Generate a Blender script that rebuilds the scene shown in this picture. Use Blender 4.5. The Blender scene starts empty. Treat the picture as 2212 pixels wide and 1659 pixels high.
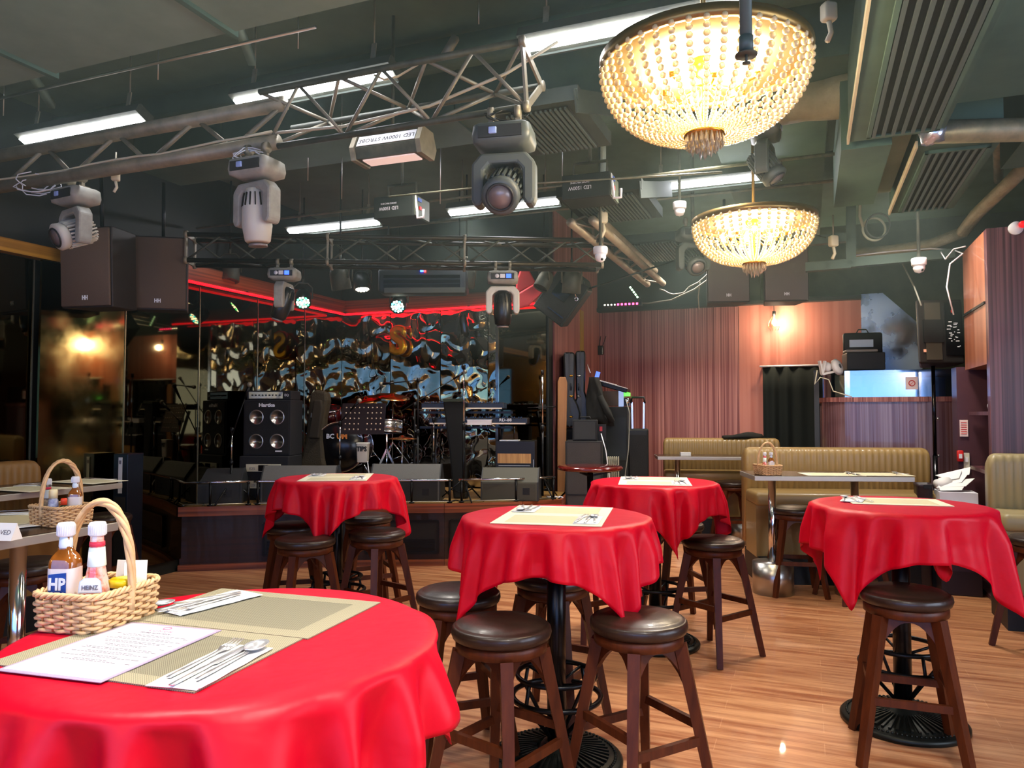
import bpy, math, random
from mathutils import Matrix, Vector, Euler
from math import sin, cos, pi, radians as R, tan, sqrt, exp
random.seed(7)
sc = bpy.context.scene
COL = sc.collection

# ---------------------------------------------------------------- camera
F = 1620.0
PITCH = math.atan(63.5 / F)
CH = 1.5
cam_d = bpy.data.cameras.new('camera'); cam = bpy.data.objects.new('camera', cam_d); COL.objects.link(cam)
cam.location = (0, 0, CH); cam.rotation_euler = (pi / 2 + PITCH, 0, 0)
cam_d.sensor_width = 36; cam_d.lens = 36 * F / 2212; cam_d.clip_start = 0.05; cam_d.clip_end = 100
sc.camera = cam

# ---------------------------------------------------------------- world, exposure
w = bpy.data.worlds.new('world'); sc.world = w; w.use_nodes = True
w.node_tree.nodes['Background'].inputs[0].default_value = (0.55, 0.75, 0.68, 1)
w.node_tree.nodes['Background'].inputs[1].default_value = 0.05
vs = sc.view_settings
vs.view_transform = 'Standard'; vs.look = 'None'; vs.gamma = 1; vs.use_curve_mapping = False; vs.exposure = 0.84
try:
    sc.cycles.use_denoising = True
    sc.cycles.use_adaptive_sampling = True; sc.cycles.adaptive_threshold = 0.02
    sc.cycles.max_bounces = 7; sc.cycles.diffuse_bounces = 3; sc.cycles.glossy_bounces = 4
    sc.cycles.transmission_bounces = 6; sc.cycles.transparent_max_bounces = 8
    sc.cycles.sample_clamp_indirect = 4; sc.cycles.caustics_reflective = False; sc.cycles.caustics_refractive = False
except Exception:
    pass

# ---------------------------------------------------------------- frames: the room is turned 21.5 degrees from the view
TH = R(-21.5)
CU, SU = cos(TH), sin(TH)
def L(u, v, z=0.0): return Vector((u * CU - v * SU, u * SU + v * CU, z))
def UV(p): return (p.x * CU + p.y * SU, -p.x * SU + p.y * CU)
def ray(px, py):
    X = (px - 1106) / F; U = (829.5 - py) / F
    return Vector((X, cos(PITCH) - U * sin(PITCH), sin(PITCH) + U * cos(PITCH)))
O = Vector((0, 0, CH))
def at(px, py, Y):
    d = ray(px, py); return O + d * (Y / d.y)
def atz(px, py, z):
    d = ray(px, py); return O + d * ((z - CH) / d.z)
def atv(px, py, v):
    d = ray(px, py); dv = -d.x * SU + d.y * CU; return O + d * (v / dv)
def atu(px, py, u):
    d = ray(px, py); du = d.x * CU + d.y * SU; return O + d * (u / du)

def lamp(name, typ, loc, energy, color=(1, 1, 1), **k):
    d = bpy.data.lights.new(name, typ); d.energy = energy; d.color = color
    rot = k.pop('rot', None)
    for a, b in k.items(): setattr(d, a, b)
    o = bpy.data.objects.new(name, d); o.location = loc
    if rot: o.rotation_euler = rot
    COL.objects.link(o); return o
# daylight enters through the window panes of the setting (their panes give the light)
def aim(frm, to):
    return (Vector(to) - Vector(frm)).to_track_quat('-Z', 'Y').to_euler()
# unseen overhead spots added to brighten the floor, stage, red wall and booth 
for (u, v, e) in ((-1.6, 1.3, 60), (0.6, 0.6, 60), (-2.6, 4.6, 50), (-0.6, 5.35, 60), (1.4, 2.4, 55), (-3.6, 2.2, 40), (-3.2, 6.9, 26), (-1.1, 8.6, 42), (.75, 7.0, 30)):
    p = L(u, v, 3.55)
    lamp('overhead_fill_spot', 'SPOT', p, e * 5.2, (1.0, 0.93, 0.84), spot_size=R(112), spot_blend=0.7, shadow_soft_size=0.18)

# ---------------------------------------------------------------- materials
def srgb(h):
    if isinstance(h, str):
        h = h.lstrip('#'); c = [int(h[i:i + 2], 16) / 255 for i in (0, 2, 4)]
    else: c = list(h)
    return tuple(((x / 12.92) if x <= 0.04045 else ((x + 0.055) / 1.055) ** 2.4) for x in c) + (1,)
MATS = {}
def nt(m): return m.node_tree.nodes, m.node_tree.links
def mat(name, col='#888888', rough=0.5, metal=0.0, emit=0, ecol=None, bump=None, noise=None, trans=0, coat=0, sheen=0, spec=0.5, alpha=1, sss=0, ior=1.45):
    """noise = (scale xyz or float, second colour, contrast); bump = (scale, strength)"""
    if name in MATS: return MATS[name]
    m = bpy.data.materials.new(name); m.use_nodes = True; N, K = nt(m)
    b = N['Principled BSDF']; c = srgb(col)
    b.inputs['Base Color'].default_value = c; b.inputs['Roughness'].default_value = rough; b.inputs['Metallic'].default_value = metal
    b.inputs['Transmission Weight'].default_value = trans; b.inputs['Coat Weight'].default_value = coat
    b.inputs['Sheen Weight'].default_value = sheen; b.inputs['Specular IOR Level'].default_value = spec; b.inputs['IOR'].default_value = ior
    b.inputs['Alpha'].default_value = alpha
    if emit:
        b.inputs['Emission Color'].default_value = srgb(ecol or col); b.inputs['Emission Strength'].default_value = emit
    tc = N.new('ShaderNodeTexCoord')
    if noise:
        s, c2, con = noise
        mp = N.new('ShaderNodeMapping'); K.new(tc.outputs['Object'], mp.inputs[0])
        mp.inputs['Scale'].default_value = s if isinstance(s, (tuple, list)) else (s, s, s)
        n = N.new('ShaderNodeTexNoise'); n.inputs['Scale'].default_value = 1; n.inputs['Detail'].default_value = 5; n.inputs['Roughness'].default_value = 0.6
        K.new(mp.outputs[0], n.inputs['Vector'])
        r = N.new('ShaderNodeValToRGB'); r.color_ramp.elements[0].color = c; r.color_ramp.elements[1].color = srgb(c2)
        r.color_ramp.elements[0].position = 0.5 - con / 2; r.color_ramp.elements[1].position = 0.5 + con / 2
        K.new(n.outputs['Fac'], r.inputs[0]); K.new(r.outputs[0], b.inputs['Base Color'])
    if bump:
        n2 = N.new('ShaderNodeTexNoise'); n2.inputs['Scale'].default_value = bump[0]; n2.inputs['Detail'].default_value = 4
        K.new(tc.outputs['Object'], n2.inputs['Vector'])
        bn = N.new('ShaderNodeBump'); bn.inputs['Strength'].default_value = bump[1]; bn.inputs['Distance'].default_value = 0.01
        K.new(n2.outputs['Fac'], bn.inputs['Height']); K.new(bn.outputs[0], b.inputs['Normal'])
    MATS[name] = m; return m

def stripe_wood(name, c1, c2, c3, scale=70, rough=0.35, axis=0, coat=0.2):
    """laminate with fine vertical figure; axis 0 = figure varies along object X (and Y)"""
    if name in MATS: return MATS[name]
    m = mat(name, c1, rough, coat=coat); N, K = nt(m); b = N['Principled BSDF']
    tc = [n for n in N if n.type == 'TEX_COORD'][0]
    def nz(sc_, det):
        mp = N.new('ShaderNodeMapping'); K.new(tc.outputs['Object'], mp.inputs[0]); mp.inputs['Scale'].default_value = sc_
        n = N.new('ShaderNodeTexNoise'); n.inputs['Scale'].default_value = 1; n.inputs['Detail'].default_value = det; K.new(mp.outputs[0], n.inputs['Vector']); return n
    a = nz((scale, scale, 0.35) if axis == 0 else (0.5, 0.5, scale), 3)
    c = nz((scale * .18, scale * .18, 0.2) if axis == 0 else (0.3, 0.3, scale * .18), 2)
    r = N.new('ShaderNodeValToRGB'); e = r.color_ramp.elements
    e[0].position = 0.36; e[0].color = srgb(c1); e[1].position = 0.62; e[1].color = srgb(c2)
    K.new(a.outputs['Fac'], r.inputs[0])
    mx = N.new('ShaderNodeMix'); mx.data_type = 'RGBA'
    r2 = N.new('ShaderNodeValToRGB'); r2.color_ramp.elements[0].position = 0.4; r2.color_ramp.elements[1].position = 0.65
    K.new(c.outputs['Fac'], r2.inputs[0]); K.new(r2.outputs[0], mx.inputs['Factor'])
    K.new(r.outputs[0], mx.inputs['A']); mx.inputs['B'].default_value = srgb(c3)
    mm = N.new('ShaderNodeMath'); mm.operation = 'MULTIPLY'; mm.inputs[1].default_value = 0.55
    K.new(r2.outputs[0], mm.inputs[0]); K.new(mm.outputs[0], mx.inputs['Factor'])
    K.new(mx.outputs['Result'], b.inputs['Base Color'])
    return m

def floor_mat():
    m = mat('floor_planks', '#B0764A', 0.34, coat=0.15); N, K = nt(m); b = N['Principled BSDF']
    tc = [n for n in N if n.type == 'TEX_COORD'][0]
    br = N.new('ShaderNodeTexBrick'); K.new(tc.outputs['Object'], br.inputs['Vector'])
    br.offset = 0.37; br.inputs['Scale'].default_value = 1; br.inputs['Brick Width'].default_value = 1.25; br.inputs['Row Height'].default_value = 0.125
    br.inputs['Mortar Size'].default_value = 0.0016; br.inputs['Mortar Smooth'].default_value = 0.2
    br.inputs['Color1'].default_value = srgb('#B87B50'); br.inputs['Color2'].default_value = srgb('#9A5A38'); br.inputs['Mortar'].default_value = srgb('#D8A780')
    mp = N.new('ShaderNodeMapping'); mp.inputs['Scale'].default_value = (0.9, 14, 1); K.new(tc.outputs['Object'], mp.inputs[0])
    n = N.new('ShaderNodeTexNoise'); n.inputs['Scale'].default_value = 1.6; n.inputs['Detail'].default_value = 6; n.inputs['Roughness'].default_value = 0.65; K.new(mp.outputs[0], n.inputs['Vector'])
    r = N.new('ShaderNodeValToRGB'); r.color_ramp.elements[0].color = srgb('#8A4826'); r.color_ramp.elements[1].color = srgb('#D8A070')
    r.color_ramp.elements[0].position = 0.36; r.color_ramp.elements[1].position = 0.64; K.new(n.outputs['Fac'], r.inputs[0])
    mx = N.new('ShaderNodeMix'); mx.data_type = 'RGBA'; mx.inputs['Factor'].default_value = 0.68
    K.new(br.outputs['Color'], mx.inputs['A']); K.new(r.outputs[0], mx.inputs['B']); K.new(mx.outputs['Result'], b.inputs['Base Color'])
    rr = N.new('ShaderNodeMapRange'); rr.inputs[3].default_value = 0.28; rr.inputs[4].default_value = 0.48; K.new(n.outputs['Fac'], rr.inputs[0]); K.new(rr.outputs[0], b.inputs['Roughness'])
    return m

def mirror(name, col, rough=0.02, ripple=0, cloudy=0):
    m = mat(name, col, rough, metal=1.0); N, K = nt(m); b = N['Principled BSDF']; tc = [n for n in N if n.type == 'TEX_COORD'][0]
    if ripple:
        n = N.new('ShaderNodeTexNoise'); n.inputs['Scale'].default_value = 4.0; n.inputs['Detail'].default_value = 0.6; n.inputs['Roughness'].default_value = 0.4; n.inputs['Distortion'].default_value = 0.35
        K.new(tc.outputs['Object'], n.inputs['Vector'])
        bn = N.new('ShaderNodeBump'); bn.inputs['Strength'].default_value = ripple; bn.inputs['Distance'].default_value = 0.036
        K.new(n.outputs['Fac'], bn.inputs['Height']); K.new(bn.outputs[0], b.inputs['Normal'])
    if cloudy:
        n = N.new('ShaderNodeTexNoise'); n.inputs['Scale'].default_value = 3; n.inputs['Detail'].default_value = 7; K.new(tc.outputs['Object'], n.inputs['Vector'])
        rr = N.new('ShaderNodeMapRange'); rr.inputs[1].default_value = 0.4; rr.inputs[2].default_value = 0.7; rr.inputs[3].default_value = rough; rr.inputs[4].default_value = cloudy
        K.new(n.outputs['Fac'], rr.inputs[0]); K.new(rr.outputs[0], b.inputs['Roughness'])
    return m

def weave_mat(name, c1, c2, scale):
    m = mat(name, c1, 0.6); N, K = nt(m); b = N['Principled BSDF']; tc = [n for n in N if n.type == 'TEX_COORD'][0]
    ch = N.new('ShaderNodeTexChecker'); ch.inputs['Scale'].default_value = scale; ch.inputs[1].default_value = srgb(c1); ch.inputs[2].default_value = srgb(c2)
    K.new(tc.outputs['Object'], ch.inputs[0]); K.new(ch.outputs[0], b.inputs['Base Color'])
    return m

def red_cloth():
    m = mat('red_satin', '#C6001E', 0.45, sheen=0.12, spec=0.28); N, K = nt(m); b = N['Principled BSDF']
    b.inputs['Sheen Tint'].default_value = srgb('#FF1A78'); b.inputs['Sheen Roughness'].default_value = 0.35
    tc = [n for n in N if n.type == 'TEX_COORD'][0]
    n = N.new('ShaderNodeTexNoise'); n.inputs['Scale'].default_value = 9; n.inputs['Detail'].default_value = 3; K.new(tc.outputs['Object'], n.inputs['Vector'])
    bn = N.new('ShaderNodeBump'); bn.inputs['Strength'].default_value = 0.25; bn.inputs['Distance'].default_value = 0.02
    K.new(n.outputs['Fac'], bn.inputs['Height']); K.new(bn.outputs[0], b.inputs['Normal'])
    return m

blk = mat('black_paint', '#0C0D0C', 0.55)
blkg = mat('black_gloss', '#08080A', 0.15)
blkm = mat('black_metal', '#101112', 0.35, 0.4)
dusty = mat('dusty_metal', '#6E6A5C', 0.55, 0.5, noise=(9, '#9A917C', .5))
dustyd = mat('dark_dusty_metal', '#2C302B', 0.6, 0.4, noise=(7, '#5B5C4E', .5))
chrome = mat('chrome', '#D8D8DA', 0.12, 1.0)
steel = mat('brushed_steel', '#B9B7B2', 0.3, 1.0)
white = mat('white_plastic', '#E6E6E8', 0.4)
cream = mat('cream_plastic', '#CFC6A8', 0.5)
grey = mat('grey_plastic', '#5B5E60', 0.45)
dgrey = mat('dark_grey_plastic', '#2A2C2D', 0.5)
red_p = mat('red_plastic', '#C9201E', 0.4)
blue_p = mat('blue_plastic', '#3F63C8', 0.4)
gold = mat('gold_metal', '#D9A23A', 0.25, 1.0)
brass = mat('brass_dark', '#8C6F3E', 0.35, 0.9)
paper = mat('white_paper', '#F3F1EC', 0.6)
wood_st = mat('stool_wood', '#35150A', 0.4, spec=.28, noise=((30, 30, 4), '#5C2B12', .6))
leather = mat('dark_leather', '#2A1B14', 0.36, coat=0.08, bump=(28, .18))
wicker = mat('wicker', '#C99B68', 0.55, noise=((40, 40, 40), '#E2BE8E', .6))
REDC = red_cloth()
amp_cover = mat('amp_tolex', '#15161A', 0.75, bump=(220, .4))
grille = mat('speaker_grille', '#5E4B3E', 0.7, bump=(400, .5))
grille_d = mat('dark_grille', '#101112', 0.7, bump=(300, .5))
tan_v = mat('tan_vinyl', '#94794A', 0.42, coat=0.1, bump=(20, .1))
nickel = mat('cutlery_steel', '#E6E6E8', 0.3, .85)

# ---------------------------------------------------------------- geometry collector
I4 = Matrix.Identity(4)
def T(x=0, y=0, z=0): return Matrix.Translation((x, y, z))
def RX(a): return Matrix.Rotation(a, 4, 'X')
def RY(a): return Matrix.Rotation(a, 4, 'Y')
def RZ(a): return Matrix.Rotation(a, 4, 'Z')
class G:
    def __init__(s): s.v = []; s.f = []; s.s = []
    def add(s, vs_, fs, smooth=False, M=None):
        n = len(s.v)
        s.v += [tuple(M @ Vector(p)) if M is not None else tuple(p) for p in vs_]
        s.f += [tuple(i + n for i in f) for f in fs]; s.s += [smooth] * len(fs); return s
    def box(s, c, d, M=None, b=0.0):
        x, y, z = c; a, e, h = d[0] / 2, d[1] / 2, d[2] / 2
        if b <= 0:
            vv = [(x + i * a, y + j * e, z + k * h) for k in (-1, 1) for j in (-1, 1) for i in (-1, 1)]
            return s.add(vv, [(0, 2, 3, 1), (4, 5, 7, 6), (0, 1, 5, 4), (2, 6, 7, 3), (0, 4, 6, 2), (1, 3, 7, 5)], False, M)
        p = rrect(a * 2, e * 2, b, 3)
        rings = []
        for (zz, ins) in ((-h, b), (-h + b * .3, b * .3), (-h + b, 0), (h - b, 0), (h - b * .3, b * .3), (h, b)):
            fx = (a - ins) / a; fy = (e - ins) / e
            rings.append([(x + q[0] * fx, y + q[1] * fy, z + zz) for q in p])
        return s.loft(rings, True, M, caps=True)
    def loft(s, rings, closed=True, M=None, caps=False, smooth=True, wrap=False):
        n = len(rings[0]); vv = [q for r in rings for q in r]; ff = []
        m = len(rings)
        for i in range(m if wrap else m - 1):
            for j in range(n if closed else n - 1):
                a = i * n + j; b_ = i * n + (j + 1) % n; i2 = (i + 1) % m
                ff.append((a, b_, i2 * n + (j + 1) % n, i2 * n + j))
        if caps and not wrap:
            ff.append(tuple(range(n))[::-1]); ff.append(tuple(range((m - 1) * n, m * n)))
        return s.add(vv, ff, smooth, M)
    def lathe(s, prof, n=28, M=None, smooth=True):
        rings = [[(r * cos(2 * pi * j / n), r * sin(2 * pi * j / n), z) for j in range(n)] for r, z in prof]
        return s.loft(rings, True, M, caps=True, smooth=smooth)
    def cyl(s, p0, p1, r0, r1=None, n=12, M=None, smooth=True):
        p0 = Vector(p0); p1 = Vector(p1); r1 = r0 if r1 is None else r1
        d = (p1 - p0); q = d.to_track_quat('Z', 'Y').to_matrix()
        rings = []
        for p, r in ((p0, r0), (p1, r1)):
            rings.append([tuple(p + q @ Vector((r * cos(2 * pi * j / n), r * sin(2 * pi * j / n), 0))) for j in range(n)])
        return s.loft(rings, True, M, caps=True, smooth=smooth)
    def bar(s, p0, p1, w, h, M=None, up=(0, 0, 1), w1=None, h1=None):
        p0 = Vector(p0); p1 = Vector(p1); d = (p1 - p0).normalized(); upv = Vector(up)
        if abs(d.dot(upv)) > .99: upv = Vector((0, 1, 0))
        x = d.cross(upv).normalized(); y = x.cross(d).normalized(); w1 = w1 or w; h1 = h1 or h
        rings = [[tuple(p + x * sx * ww / 2 + y * sy * hh / 2) for sx, sy in ((-1, -1), (1, -1), (1, 1), (-1, 1))] for p, ww, hh in ((p0, w, h), (p1, w1, h1))]
        return s.loft(rings, True, M, caps=True, smooth=False)
    def tube(s, pts, r, n=8, closed=False, M=None, taper=None):
        P = [Vector(p) for p in pts]; m = len(P); rings = []
        nrm = None
        for i in range(m):
            if closed: t = P[(i + 1) % m] - P[i - 1]
            else: t = P[min(i + 1, m - 1)] - P[max(i - 1, 0)]
            if t.length < 1e-9: t = Vector((0, 0, 1))
            t.normalize()
            if nrm is None:
                nrm = t.orthogonal().normalized()
            nrm = (nrm - t * nrm.dot(t))
            if nrm.length < 1e-6: nrm = t.orthogonal()
            nrm.normalize(); bn = t.cross(nrm)
            rr = r * (taper(i / (m - 1)) if taper else 1)
            rings.append([tuple(P[i] + (nrm * cos(2 * pi * j / n) + bn * sin(2 * pi * j / n)) * rr) for j in range(n)])
        return s.loft(rings, True, M, caps=not closed, wrap=closed)
    def prism(s, poly, h, M=None, smooth=False):
        n = len(poly); vv = [(x, y, 0) for x, y in poly] + [(x, y, h) for x, y in poly]
        ff = [tuple(range(n))[::-1], tuple(range(n, 2 * n))] + [(i, (i + 1) % n, n + (i + 1) % n, n + i) for i in range(n)]
        return s.add(vv, ff, smooth, M)
    def ball(s, c, r, n=8, m=6, M=None, sq=(1, 1, 1)):
        rings = []
        for i in range(1, m):
            a = pi * i / m
            rings.append([(c[0] + r * sq[0] * sin(a) * cos(2 * pi * j / n), c[1] + r * sq[1] * sin(a) * sin(2 * pi * j / n), c[2] - r * sq[2] * cos(a)) for j in range(n)])
        return s.loft(rings, True, M, caps=True)
    def torus(s, c, Rr, r, n=32, k=8, M=None, sx=1, sy=1):
        rings = []
        for i in range(n):
            a = 2 * pi * i / n
            rings.append([(c[0] + (Rr + r * cos(b)) * cos(a) * sx, c[1] + (Rr + r * cos(b)) * sin(a) * sy, c[2] + r * sin(b)) for b in [2 * pi * j / k for j in range(k)]])
        return s.loft(rings, True, M, wrap=True)
    def build(s, name, m, parent=None, loc=None, rot=None, bevel=0, mtx=None):
        me = bpy.data.meshes.new(name); me.from_pydata(s.v, [], s.f); me.update()
        for p, sm in zip(me.polygons, s.s): p.use_smooth = sm
        if m: me.materials.append(m)
        o = bpy.data.objects.new(name, me); COL.objects.link(o)
        if parent: o.parent = parent
        if mtx is not None: o.matrix_local = mtx
        if loc is not None: o.location = loc
        if rot is not None: o.rotation_euler = rot if isinstance(rot, (tuple, Euler)) else (0, 0, rot)
        if bevel:
            b = o.modifiers.new('bevel', 'BEVEL'); b.width = bevel; b.segments = 2; b.limit_method = 'ANGLE'
        return o
def rrect(w, d, r, k=4):
    out = []
    for cx, cy, a0 in ((w / 2 - r, d / 2 - r, 0), (-w / 2 + r, d / 2 - r, 90), (-w / 2 + r, -d / 2 + r, 180), (w / 2 - r, -d / 2 + r, 270)):
        for i in range(k + 1):
            a = R(a0 + 90 * i / k); out.append((cx + r * cos(a), cy + r * sin(a)))
    return out
XZ = Matrix(((1, 0, 0, 0), (0, 0, 1, 0), (0, 1, 0, 0), (0, 0, 0, 1)))   # polygon (x, z) extruded along +y
def tag(o, label, cat, group=None, kind=None):
    if kind: o['kind'] = kind
    if label: o['label'] = label
    if cat: o['category'] = cat
    if group: o['group'] = group
    return o
def thing(name, label, cat, loc, rot=0.0, group=None):
    o = bpy.data.objects.new(name, None); COL.objects.link(o); o.empty_display_size = .1
    o.location = loc; o.rotation_euler = rot if isinstance(rot, (tuple, Euler)) else (0, 0, rot)
    return tag(o, label, cat, group)
def struct(o, label=None):
    o['kind'] = 'structure'
    if label: o['label'] = label
    return o
KIDS = {}
def copy_thing(o, loc, rot=None, label=None, group=None, scale=None):
    if not KIDS or o.name not in KIDS:
        KIDS.clear()
        for q in COL.objects:
            if q.parent: KIDS.setdefault(q.parent.name, []).append(q)
        KIDS.setdefault(o.name, [])
    def cp(x, parent):
        c = x.copy(); COL.objects.link(c)
        if parent: c.parent = parent
        for ch in KIDS.get(x.name, []): cp(ch, c)
        return c
    c = cp(o, None); c.location = loc
    if rot is not None: c.rotation_euler = rot if isinstance(rot, (tuple, Euler)) else (0, 0, rot)
    if scale is not None: c.scale = (scale,) * 3
    if label: c['label'] = label
    if group: c['group'] = group
    return c
def text(name, body, size, M, m, parent, ext=0.0008, sx=1.0, font_bold=0.0):
    c = bpy.data.curves.new(name, 'FONT'); c.body = body; c.size = size; c.extrude = ext; c.align_x = 'CENTER'; c.align_y = 'CENTER'; c.offset = font_bold
    c.resolution_u = 2
    f = bpy.data.objects.new('lettering_source', c); COL.objects.link(f)
    me = bpy.data.meshes.new_from_object(f); bpy.data.objects.remove(f); bpy.data.curves.remove(c)
    me.name = name; me.materials.clear(); me.materials.append(m)
    o = bpy.data.objects.new(name, me); COL.objects.link(o)
    if parent: o.parent = parent
    o.matrix_local = M @ Matrix.Diagonal((sx, 1, 1, 1)); return o
FR = RX(pi / 2)      # text standing upright facing -y
def sag(p0, p1, s, n=12, wob=0.0, rnd=None):
    p0 = Vector(p0); p1 = Vector(p1); rnd = rnd or random
    out = []
    for i in range(n + 1):
        t = i / n; p = p0.lerp(p1, t); p.z -= s * 4 * t * (1 - t)
        if wob and 0 < i < n: p += Vector((rnd.uniform(-wob, wob), rnd.uniform(-wob, wob), rnd.uniform(-wob, wob)))
        out.append(p)
    return out
# ================================================================ THE SETTING
stripe1 = stripe_wood('red_striped_laminate', '#6A3230', '#BC8074', '#7C4240', 85, 0.5, coat=0)
smooth1 = stripe_wood('pink_laminate', '#A8604E', '#BC7866', '#B4705C', 14, 0.5, coat=0)
purple1 = stripe_wood('purple_striped_laminate', '#34181C', '#7C5054', '#4C2A30', 48, 0.32)
booth_w = stripe_wood('booth_laminate', '#5B3A3C', '#8F7880', '#6A3A34', 60, 0.25)
side_w = stripe_wood('lit_side_laminate', '#8A4E38', '#A96B4C', '#9A5C44', 10, 0.35)  # column side: the warm light on that face is put into the colour
stage_w = stripe_wood('stage_wood', '#140805', '#30140A', '#200D07', 30, 0.5, axis=1)
trim_w = stripe_wood('trim_wood', '#4A2210', '#9A5230', '#6A3218', 40, 0.35, axis=1)
ceil_m = mat('ceiling_black_green', '#33493F', 0.8, noise=(1.3, '#627C6E', .7))
dark_m = mat('dark_wall', '#0B0E0C', 0.6, noise=(1.6, '#181D19', .7))
dust_w = mat('dusty_upper_wall', '#1E2A22', 0.8, noise=(1.8, '#5A6250', .5))
deck_m = mat('stage_deck', '#8A6636', 0.4, noise=((2, 20, 2), '#B08A50', .6))

def wall(name, u0, u1, v0, v1, z0, z1, m, label=None, bevel=0):
    g = G(); g.box((0, 0, (z1 - z0) / 2), (u1 - u0, v1 - v0, z1 - z0))
    o = g.build(name, m, None, L((u0 + u1) / 2, (v0 + v1) / 2, z0), TH, bevel)
    return struct(o, label)
UL, VB, VR, HC = -5.6, 8.19, 10.4, 3.9
wall('floor', -5.8, 3.4, -2.7, 10.7, -0.1, 0, floor_mat(), 'orange brown wooden plank floor')
wall('ceiling', -5.8, 3.4, -2.7, 10.7, HC, HC + .1, ceil_m, 'dark painted ceiling above the ducts')
wall('wall_left', UL - .15, UL, -2.6, VB + .15, 0, HC, dark_m, 'black wall behind the mirror panels')
wall('wall_back', UL, -2.77, VB, VB + .15, 0, HC, dark_m, 'black wall behind the stage mirrors')
wall('wall_stage_side', -2.85, -2.75, VB + .15, VR, 0, HC, stripe1, 'short red wood wall turning away beside the stage')
wall('wall_back_right', -2.75, 3.3, VR, VR + .15, 0, HC, dust_w, 'dusty dark upper wall behind the speakers')
wall('wall_right', 3.2, 3.35, -2.6, VR, 0, HC, mat('right_wall', '#6E4A3E', .5), 'wall on the window side')
# window wall behind the viewer: solid wall with two window openings
mwall = mat('front_wall', '#C8A468', .6)  # unseen wall, coloured gold for a warm reflection in the stage mirrors
for u_ in (-5.0, -.9, 2.5):  # lamps added so the stage mirrors have warm light to reflect
    t = thing('added_warm_lamp', 'unseen warm lamp added behind the viewer', 'lamp', L(u_, -2.42, 2.35), TH, 'unseen warm lamps added on the window wall')
    G().lathe([(.03, -.1), (.06, .1), (.055, .1), (.025, -.1)], 16).build('shade', mat('lamp_shade', '#FFDCA0', .5, emit=6, ecol='#FFB860'), t); G().box((0, -.05, -.05), (.04, .1, .04)).build('bracket', brass, t)
    lamp('added_warm_lamp_glow', 'POINT', L(u_, -2.2, 2.5), 26, (1, .72, .38), shadow_soft_size=.08)
wall('wall_front', UL, 3.3, -2.65, -2.5, 0, .8, mwall, 'low wall below the windows')
wall('wall_front.001', UL, 3.3, -2.65, -2.5, 2.7, HC, mwall, 'wall above the windows')
wall('wall_front.002', UL, -3.7, -2.65, -2.5, .8, 2.7, mwall)
wall('wall_front.003', 3.1, 3.3, -2.65, -2.5, .8, 2.7, mwall)
daylight = mat('daylight_pane', '#BFD9FF', 0.4, emit=2.3, ecol='#62A8FF')
g = G(); g.box((0, 0, .95), (2.7, .02, 1.9)); struct(g.build('window_1', daylight, None, L(-2.3, -2.58, .8), TH), 'window with bright daylight')
g = G(); g.box((0, 0, .95), (3.85, .02, 1.9)); struct(g.build('window_2', daylight, None, L(1.1, -2.58, .8), TH), 'second window with bright daylight')
g = G(); g.box((0, 0, .8), (.02, 2.8, 1.6)); struct(g.build('window_3', mat('side_daylight_pane', '#DDE8FF', .4, emit=4.2, ecol='#D6E6FF'), None, L(3.18, 2.2, 1.0), TH), 'side window with bright daylight')

# panelled lower part of the back right wall
def upx(px, v, py=800): return UV(atv(px, py, v))[0]
ua = upx(1597, VR - .03)
ub = upx(1862, VR - .03); uc = upx(1992, VR - .03)
ZR = 2.93

wall('wall_panelling', -2.75, ua, VR - .03, VR, 0, ZR, stripe1, 'red brown laminate wall with fine vertical stripes')
wall('wall_panelling.001', ua, ub, VR - .035, VR, 0, ZR, smooth1, 'smooth pinkish laminate wall panel under the bare bulb')
o = G().prism([(0, 0), (uc - ub, 0), (uc - ub, .55), (uc - ub - .42, .98), (0, .98)], .03, XZ).build('grimy_mirror', mirror('grimy_mirror_glass', '#A9BECB', .15, 0, .5), None, L(ub, VR - .06, 2.02), TH)
tag(o, 'grimy bluish mirror glass panel behind the booth with a cut corner', 'mirror')
wall('trim_1', -2.75, ub, VR - .16, VR, ZR, ZR + .05, blk, 'black ledge on top of the red wall')
wall('wall_bulkhead', -2.75, -.55, VR - .12, VR, ZR + .05, HC, mat('bulkhead', '#1B221E', .7), 'dark bulkhead above the red wall')
# gold strip on the corner beside the guitar cases
wall('trim_2', -2.82, -2.74, VR - 1.0, VR - .85, 0, 2.85, mat('gold_strip', '#A8893C', .4, .3), 'gold painted corner strip')

# door opening with curtain
o1 = G()
w_ = 1.02
u0 = upx(1648, VR - .1)
n = 60; pts = []
for i in range(n + 1):
    t = i / n; pts.append((u0 + t * 1.0, .035 * sin(t * 38) * (0.6 + .4 * sin(t * 9))))
zt, zb = 2.1, 0.02
rings = [[(p[0] - u0, p[1] * k_, z) for p in pts] for z, k_ in ((zb, 1.3), (1.0, 1.1), (1.8, .8), (zt, .5))]
o1.loft(rings, closed=False)
cu = o1.build('black_curtain', mat('black_cloth', '#0A120D', .9), None, L(u0, VR - .12, 0), TH)
cu.modifiers.new('s', 'SOLIDIFY').thickness = .006
tag(cu, 'black curtain hanging in the doorway of the pink wall', 'curtain')
r_ = thing('curtain_rail', 'thin white rail along the top of the black curtain', 'curtain rail', L(u0, VR - .12, 2.1), TH)
G().cyl((-.04, 0, 0.012), (1.04, 0, 0.012), .012).build('rod', white, r_)
G().box((0, .045, 0.012), (.02, .09, .02)).build('bracket', white, r_); G().box((1.0, .045, 0.012), (.02, .09, .02)).build('bracket', white, r_)

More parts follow.
